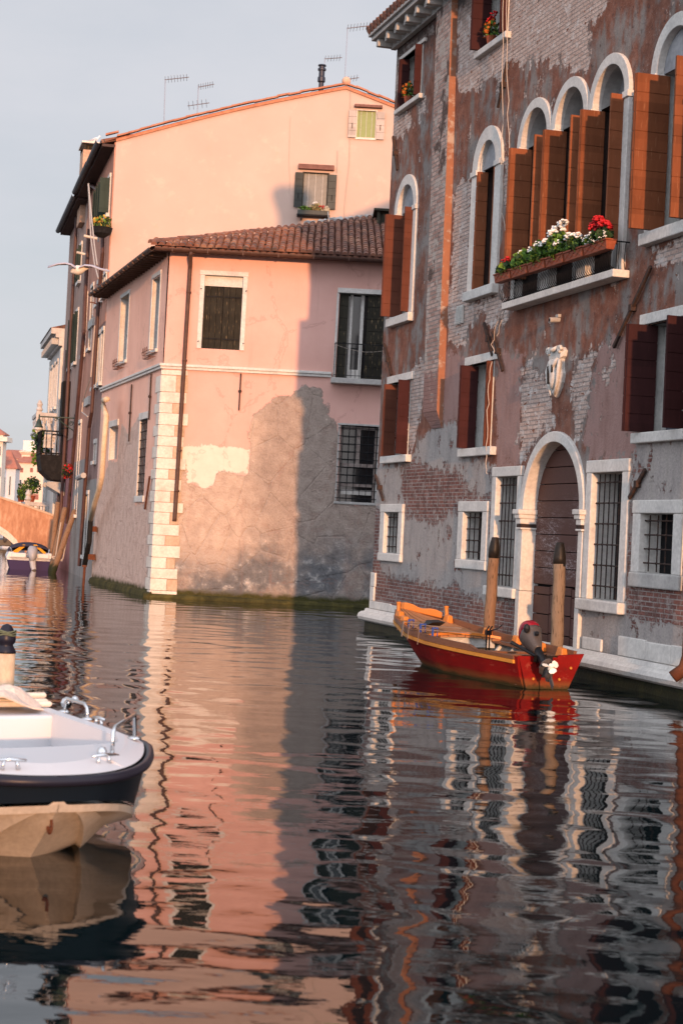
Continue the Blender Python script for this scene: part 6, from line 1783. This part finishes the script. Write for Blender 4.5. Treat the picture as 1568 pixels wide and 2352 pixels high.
for q, (x, z) in enumerate(((-.08, .04), (.0, .05), (-.04, .09), (.08, .04))):
    b = MB(0); b.tube([(x, -.9, z), (x + .02, .86, z)], .022, 8); b.tube([(x + .02, .86, z), (x + .02, .87, z)], .014, 8); b.build('tent_pole', M['pale_stone'], t)
b = MB(0); b.ball((.12, .98, .05), .045, 8); b.ball((.18, 1.02, .08), .03, 8); b.build('fitting', M['chrome'], t)
# ---- blue motorboat with hood, far along the canal
P = onwater(8, 350, 2000)
fb = thing('blue_motorboat', 'white and navy motorboat with a dark folding hood and outboard, moored to leaning poles', 'boat', P, R(102))
M['navy'] = plain('navy_hull', (.035, .025, .075), .75)
b = MB(0); secs = []
for i in range(12):
    x = 5.0 * i / 11; w_ = .86 * (1 - max(0, (x - 2.2) / 2.9) ** 2.0); w_ = max(w_, .03)
    secs.append([(x, 0, -.1 + .3 * (x / 5) ** 3), (x, w_ * .85, .0 + .2 * (x / 5) ** 3), (x, w_ * .97, .36 + .1 * (x / 5) ** 2)])
f = hull_loft(b, secs); b.face(f[0]); b.build('hull', M['navy'], fb)
b = MB(0); L_ = []
for i in range(12):
    x = 5.0 * i / 11; w_ = max(.03, .86 * (1 - max(0, (x - 2.2) / 2.9) ** 2.0)); z0 = .362 + .1 * (x / 5) ** 2
    L_.append([(x, w_, z0), (x, w_ + .03, z0 + .1), (x, w_ * .93, z0 + .30), (x, w_ * .72, z0 + .30), (x, w_ * .7, z0), (x, -w_ * .7, z0), (x, -w_ * .72, z0 + .30), (x, -w_ * .93, z0 + .30), (x, -w_ - .03, z0 + .1), (x, -w_, z0)])
b.loops(L_); b.build('deck', M['gelcoat'], fb, bevel=.02)
b = MB(0); b.box(-.05, .25, .15, .72, .45, .64); b.box(-.05, .25, -.72, -.25, .45, .64); b.build('stern_seat', M['gelcoat'], fb, bevel=.04)
b = MB(0); L_ = []
for i in range(9):
    x = .9 + 2.6 * i / 8; hgt = .42 * math.sin(PI * (.22 + .74 * i / 8)) ** .8
    L_.append([(x, .82 * math.cos(a), .62 + hgt * math.sin(a) ** .8) for a in [PI * q / 10 for q in range(11)]])
b.loops(L_, 0, False, False); hood = b.build('hood', plain('navy_canvas', (.030, .030, .055), .8), fb, smooth=True)
sm = hood.modifiers.new('solid', 'SOLIDIFY'); sm.thickness = .03
b = MB(0); b.loops([[(1.0, y, z) for y, z in ((.7, .62), (.45, .62), (.12, .92), (.25, .95))], [(1.05, y, z) for y, z in ((.7, .62), (.45, .62), (.12, .92), (.25, .95))]])
b.loops([[(1.0, -y, z) for y, z in ((.7, .62), (.55, .62), (.12, .95), (.25, .97))], [(1.05, -y, z) for y, z in ((.7, .62), (.55, .62), (.12, .95), (.25, .97))]]); b.build('yellow_lining', plain('yellow_cloth', (.60, .30, .02), .7), fb)
b = MB(0)
for s_ in (-1, 1): b.tube([(.2, s_ * .7, .66), (.3, s_ * .72, .80), (.9, s_ * .74, .80), (1.0, s_ * .75, .66)], .018, 6)
b.build('hand_rail', M['chrome'], fb)
m2 = bpy.data.objects.new('outboard_motor', None); COL.objects.link(m2); m2.parent = fb
b = MB(0); b.loops([[(-.15 + .25 * math.cos(a) * r + dx_, -.08 + .17 * math.sin(a) * r, z) for a in [2 * PI * q / 12 for q in range(12)]] for r, z, dx_ in ((.65, .36, -.08), (.9, .52, -.05), (1.15, .70, .02), (1.1, .82, .10), (.7, .92, .18))]); b.build('cowl', plain('silver_cowl', (.32, .33, .36), .3), m2, smooth=True)
b = MB(0); b.tube([(-.22, -.08, .45), (-.30, -.12, .15), (-.36, -.16, .02)], [.13, .11, .09], 8); b.build('leg', plain('silver_leg', (.38, .38, .40), .3), m2)
P = onwater(8, 60, 1735)
ib = thing('dark_dinghy', 'dark rubber dinghy under the bridge arch', 'boat', P, R(100))
b = MB(0)
b.tube([(-1.2, .62, .28), (.6, .62, .28), (1.4, .4, .32), (1.75, 0, .36), (1.4, -.4, .32), (.6, -.62, .28), (-1.2, -.62, .28)], .24, 10); b.build('tube', plain('dark_rubber', (.05, .055, .065), .5), ib, smooth=True)
b = MB(0); b.box(-1.1, 1.0, -.45, .45, .1, .16); b.box(-1.1, -1.0, -.45, .45, .1, .5); b.build('floor', M['black_plastic'], ib)
b = MB(0); b.loops([[(-1.2 + .16 * math.cos(a) * r, .14 * math.sin(a) * r, z) for a in [2 * PI * q / 10 for q in range(10)]] for r, z in ((.6, .35), (1, .55), (1, .75), (.5, .85))]); b.build('motor', M['motor_grey'], ib, smooth=True)

# ================================================================ mooring poles
def pole(label, base, top, r0, r1, cap=None, group='wooden mooring poles', mat='pole_wood', seg=12, nm='mooring_pole'):
    base, top = Vector(base), Vector(top)
    t = thing(nm, label, 'mooring pole', base, 0, group)
    d = top - base
    b = MB(0); n = 14; dd = d * (1 - (cap / d.length * .9 if cap else 0))
    b.tube([(dd * (q / n) + Vector((.005 * math.sin(q * 1.1 + base.y), .005 * math.cos(q * .9 + base.x), 0))) if q else d * 0 - d * .12 for q in range(n + 1)], [lerp(r0, r1, q / n) * (1 + .025 * math.sin(q * 2.1 + base.x * 3)) for q in range(n + 1)], seg)
    b.build('shaft', M[mat], t, smooth=True)
    if cap:
        b = MB(0); u = d.normalized(); k_ = cap / d.length
        b.tube([d * (1 - k_), d * (1 - k_ * .6), d * (1 - k_ * .25), d * (1 - k_ * .04), d], [r1 * 1.04, r1 * 1.08, r1 * .86, r1 * .66, r1 * .55], seg)
        b.build('cap', M['tar'], t, smooth=True)
    return t
def polewood(name, c1, c2, c3):
    g = G(name); v = g.mapv((4, 4, .35)); n1 = g.noise(4, 6, .65, v, .3); n2 = g.noise(18, 3, .6, v); n0 = g.noise(1.1, 4, .6)
    c = g.mix(n1, c1, c2); c = g.mix(g.step(n0, .5, .68), c, c3); c = g.mix(g.step(n2, .56, .68), c, tuple(q * .35 for q in c1))
    x, y, z = g.sep()
    c = g.mix(g.step(g.m('ADD', z, g.m('MULTIPLY', n1, -.5)), .22, -.05), c, (.022, .026, .012))
    return g.out(c, .9, g.bump(g.m('ADD', n2, n1), .8, .02), None, .15)
M['pole_wood'] = polewood('weathered_pole', (.17, .10, .06), (.28, .175, .11), (.10, .06, .04))
M['pole_pale'] = polewood('pale_pole', (.15, .105, .072), (.27, .20, .14), (.10, .07, .048))
M['tar'] = worn('tarred_cap', (.016, .014, .012), None, (.04, .03, .025), 6, .45, .3, .01, 20)
Y1 = 30.4
d1 = FR.px(11, 245, 2150, -.62); d1t = FR.px(11, 312, 1325, -.62)
pole('tarred-top mooring pole left of the water door, beside the tall barred window', FR.W(d1[0], -.62, -.02), FR.W(d1t[0], -.62, d1t[1]), .098, .088, .34, mat='pole_wood')
d2 = FR.px(11, 918, 2150, -.60); d2t = FR.px(11, 938, 1375, -.60)
pole('tarred-top mooring pole standing right in front of the water door', FR.W(d2[0], -.60, -.02), FR.W(d2t[0], -.60, d2t[1]), .098, .092, .36, mat='pole_pale')
P = onwater(0, 8, 1607)
cp = thing('fender_post', 'cream mooring post with dark helmet top at the left edge of the canal', 'mooring post', P)
zt = CAMH - (1500 - 1187) / FOC * P.y; zt2 = CAMH - (1440 - 1187) / FOC * P.y
b = MB(0); b.lathe([(.105, -.5), (.105, .06), (.108, .08), (.108, zt)], (0, 0, 0), 20); b.build('shaft', worn('stained_cream_post', (.60, .47, .33), (.36, .26, .17), (.68, .56, .42), 4, .6, .2, .006, 20, stretch=(1, 1, .5)), cp, smooth=True)
b = MB(0); b.lathe([(.112, zt), (.112, zt + .02), (.085, zt + .07), (.075, zt + .09), (.10, zt + .12), (.105, zt + .16), (.09, zt + .23), (.05, zt + .30), (.01, zt + .32)], (0, 0, 0), 20); b.build('cap', M['rubber'], cp, smooth=True)
b = MB(0); b.lathe([(.113, -.02), (.113, .06)], (0, 0, 0), 20); b.build('band', M['black_iron'], cp)
b = MB(0)
for k_ in range(3): b.tube([(.10 * math.cos(a), .10 * math.sin(a), zt + .20 + .02 * k_ + .01 * math.sin(a * 3 + k_)) for a in [q * .45 for q in range(15)]], .009, 5)
b.build('rope', worn('green_rope', (.12, .14, .09)), cp)
for lab, bx, tx, Yb, Yt in (('dark leaning mooring pole nearest the bridge wall, farthest of the three', (605, 1790), (682, 1205), 69.5, 70.0), ('tallest pale leaning mooring pole, middle of the three by the motorboat', (610, 1880), (768, 1268), 67.5, 68.2), ('leaning mooring pole nearest the house wall, crossing in front of the other two', (622, 2030), (884, 1298), 65.3, 66.4)):
    B_, T_ = onY(8, *bx, Yb), onY(8, *tx, Yt)
    B_.z = min(B_.z, .0)
    pole(lab, B_, T_, .115, .10, None, 'leaning poles by the motorboat', 'pole_wood', 10)
t = thing('mooring_rope', 'pale mooring ropes tied from the leaning poles to the motorboat and wall', 'rope', onY(8, 640, 1860, 66))
b = MB(0); o0 = t.location
for pts in ([(610, 1850), (640, 1868), (690, 1890), (735, 1880), (745, 1860)], [(745, 1860), (775, 1700), (800, 1600)], [(655, 1850), (690, 1620), (720, 1440)], [(600, 1840), (650, 1845), (700, 1870), (735, 1895)]):
    b.tube([onY(8, x, y, 66.3) - o0 for x, y in pts], .025, 5)
b.build('strand', M['cable'], t)
P = onwater(8, 980, 2180)
t = thing('channel_stake', 'thin rusty stake standing in the water under the drainpipe', 'stake', P)
b = MB(0); b.tube([(0, 0, -.3), (.02, 0, .58)], .04, 8); b.build('rod', M['rust_pipe'], t)
b = MB(0); b.box(-.05, .08, -.05, .05, .57, .62); b.build('cap', M['rust_pipe'], t)

# ================================================================ flowers
FBX = [(7.56, 8.34), (8.36, 9.10), (9.12, 9.86), (9.88, 10.62), (10.64, 11.38), (11.40, 12.28)]
labs = ['planter box at the far left end of the balcony, red and white flowers', 'planter box second from the far end, full of bright green leaves', 'planter box with green leaves and a few white flowers, third from the far end',
        'planter box under the tallest heap of white geraniums', 'planter box with white flowers, between the tall white heap and the last box', 'planter box at the near end with red geraniums and trailing white flowers']
for i, (a, e) in enumerate(FBX):
    c = (a + e) / 2; hw_ = (e - a) / 2 - .01; zb = 6.40 - .018 * i * .6
    t = thing('planter_box', labs[i], 'flower box', FR.W(c, -.36, zb + .01), FR.rot, 'terracotta flower boxes on the balcony')
    b = MB(0)
    b.loops([[(-hw_ + .03, -.055, 0), (hw_ - .03, -.055, 0), (hw_ - .03, .07, 0), (-hw_ + .03, .07, 0)], [(-hw_ + .01, -.075, .13), (hw_ - .01, -.075, .13), (hw_ - .01, .095, .13), (-hw_ + .01, .095, .13)]])
    b.box(-hw_, hw_, -.09, .10, .13, .158)
    b.build('box', M['terracotta'], t, bevel=.008)
    b = MB(0)
    for q in range(3):
        x0 = -hw_ + .05 + q * (2 * hw_ - .1) / 3; x1 = x0 + (2 * hw_ - .1) / 3
        b.tube([(x0, -.062, .03), (x1, -.076, .12)], .005, 4); b.tube([(x0, -.076, .12), (x1, -.062, .03)], .005, 4)
    b.build('relief', M['terracotta'], t)
    hgt = (.11, .21, .24, .31, .15, .13)[i]
    wts = ((1, 3), (4, 1), (3, 1), (4, 1), (1, 3), (1, 3))[i]
    leaf_cloud('foliage', [M['leaf'], M['leaf_dark']], t, [(0, -.02, .16 + hgt * .35, hw_, .105, hgt * .6), (.05, -.02, .15 + hgt * .5, hw_ * .8, .12, hgt * .7)], (260, 420, 420, 520, 300, 300)[i], .10, 20 + i, wts)
    wc = {0: [(.0, -.05, .22), (.12, -.03, .25)], 1: [(.05, -.06, .38)], 2: [(-.25, -.05, .36), (.05, -.06, .40), (.25, -.06, .38)],
          3: [(-.25, -.04, .52), (-.10, -.05, .56), (.08, -.04, .60), (.0, -.08, .50), (-.3, -.09, .40), (.2, -.08, .30), (.28, -.04, .62), (.15, -.03, .52)], 4: [(-.28, -.05, .36), (-.15, -.06, .38), (.18, -.08, .32)], 5: [(-.30, -.08, .26), (-.1, -.1, .28)]}[i]
    if wc: blossoms('white_bloom', M['petal_white'], t, wc, .08 if i in (2, 3, 4) else .05, 40 + i, 15)
    if i == 0: blossoms('red_bloom', M['petal_red'], t, [(.02, -.04, .32), (.12, -.02, .35)], .065, 50, 14)
    if i == 5:
        blossoms('red_bloom', M['petal_red'], t, [(-.25, .02, .44), (-.12, .02, .50), (.0, .0, .48), (.1, .0, .40), (-.2, -.03, .38), (.22, -.02, .38), (.3, -.02, .34)], .085, 51, 16)
        rr = random.Random(5)
        blossoms('small_white_bloom', M['petal_white'], t, [(rr.uniform(-.4, .42), -.11 + rr.uniform(-.03, .03), rr.uniform(.14, .26)) for q in range(16)], .028, 52, 5)
for (s, n, z, lab) in ((5.75, -.02, 11.05, 'pot of red and orange flowers on the attic window sill beside the maroon shutter'), (.80, -.02, 11.05, 'small pot of orange and green plants on the attic sill under the eaves')):
    t = thing('flower_pot', lab, 'flower pot', FR.W(s, n, z), FR.rot, 'potted flowers on the attic sills')
    b = MB(0); b.lathe([(.07, 0), (.10, .13), (.11, .15)], (0, 0, 0), 12); b.build('pot', M['terracotta'], t)
    leaf_cloud('foliage', [M['leaf'], M['leaf_dark'], plain('orange_petal', (.5, .14, .03), .7)], t, [(0, -.02, .27, .24, .13, .17)], 200, .07, 60, (2, 2, 2))
    if s > 2: blossoms('red_bloom', M['petal_red'], t, [(.05, -.02, .46), (.15, -.02, .52), (.0, -.05, .42)], .07, 61, 12); blossoms('white_bloom', M['petal_white'], t, [(-.18, -.05, .26), (-.2, -.04, .18)], .05, 62, 10)
zs_ = 12.50
t = thing('window_planter', 'grey window box of mixed flowers below the shuttered window of the peach house', 'flower box', TF.W(6.6, -.24, zs_ - .12), TF.rot)
b = MB(0); b.box(-.52, .52, -.10, .10, .02, .16); b.build('box', M['shut_grey'], t, bevel=.01)
b = MB(0); b.box(-.54, .54, -.13, .22, -.03, .018)
for x in (-.4, .4): b.box(x, x + .04, -.1, .2, -.14, -.031)
b.build('shelf', M['black_iron'], t)
leaf_cloud('foliage', [M['leaf'], worn('dry_leaf', (.30, .26, .12)), worn('pale_bloom', (.55, .5, .38))], t, [(-.3, 0, .2, .22, .12, .1), (.1, 0, .26, .2, .12, .16), (.4, 0, .2, .14, .12, .12)], 420, .07, 70)
blossoms('white_bloom', M['petal_white'], t, [(.0, -.03, .40), (.08, -.03, .42)], .055, 71, 12); blossoms('red_bloom', M['petal_red'], t, [(.22, -.06, .30), (.32, -.06, .31), (.30, -.05, .26)], .05, 72, 12)

# ================================================================ aerials and the gull
M['alu'] = plain('aerial_metal', (.36, .36, .38), .4, .8)
def aerial(lab, base_px, top_px, Y, booms):
    Bp, Tp = onY(0, *base_px, Y), onY(0, *top_px, Y)
    t = thing('roof_aerial', lab, 'aerial', Bp, 0, 'television aerials on the roofs')
    b = MB(0); b.tube([(0, 0, -.3), Tp - Bp], .022, 6); b.build('mast', M['alu'], t)
    for (p, q, n, ln) in booms:
        p_, q_ = onY(0, *p, Y) - Bp, onY(0, *q, Y) - Bp
        b = MB(0); b.tube([p_, q_], .02, 6)
        for i in range(n):
            c = p_.lerp(q_, (i + .3) / n); b.tube([c + Vector((.02, -ln, .04)), c + Vector((-.02, ln, -.04))], .008, 4)
        b.build('boom', M['alu'], t)
    return t
aerial('bent aerial with one boom, leftmost on the peach roof', (377, 292), (380, 182), 64, [((378, 183), (434, 177), 8, .35)])
aerial('aerial with two short booms, one above the other', (453, 278), (456, 195), 65, [((455, 200), (492, 193), 7, .3), ((431, 243), (481, 236), 5, .5)])
aerial('aerial with a single boom rising behind the dark flue', (743, 192), (746, 133), 66, [((745, 135), (785, 132), 6, .3)])
aerial('tallest aerial with booms high and low, beside the roof peak', (790, 206), (798, 62), 63, [((796, 65), (854, 58), 8, .35), ((790, 183), (824, 178), 5, .3)])
P = onY(12, 705, 1745, 42)
t = thing('flying_gull', 'grey and white gull gliding with spread wings in front of the row of houses', 'bird', P, 0)
k_ = .25632 / FOC * 42
b = MB(0)
def gp(x, y, n=0): return Vector(((x - 705) * k_, n, -(y - 1745) * k_))
cl = [(795, 1730, .01), (765, 1733, .05), (735, 1742, .10), (700, 1750, .13), (672, 1757, .10), (655, 1764, .065), (645, 1770, .045), (640, 1778, .012)]
b.tube([gp(x, y) for x, y, r in cl], [r * .95 for x, y, r in cl], 10)
b.build('body', plain('gull_cream', (.62, .57, .50), .7), t, smooth=True)
gw_ = plain('gull_wing_grey', (.36, .36, .42), .7)
for s_, pts in ((1, [(690, 1735, .20), (645, 1708, .24), (590, 1697, .22), (520, 1705, .16), (430, 1735, .02)]), (-1, [(715, 1730, .20), (765, 1708, .24), (830, 1710, .22), (900, 1732, .16), (985, 1746, .02)])):
    b = MB(0)
    L_ = []
    for x, y, ch_ in pts:
        c = gp(x, y, -.0); L_.append([c + Vector((0, -ch_, -.03)), c + Vector((0, -ch_ * .3, .03)), c + Vector((0, ch_, .0)), c + Vector((0, ch_ * .2, -.01))])
    b.loops(L_); b.build('wing', gw_, t, smooth=True)
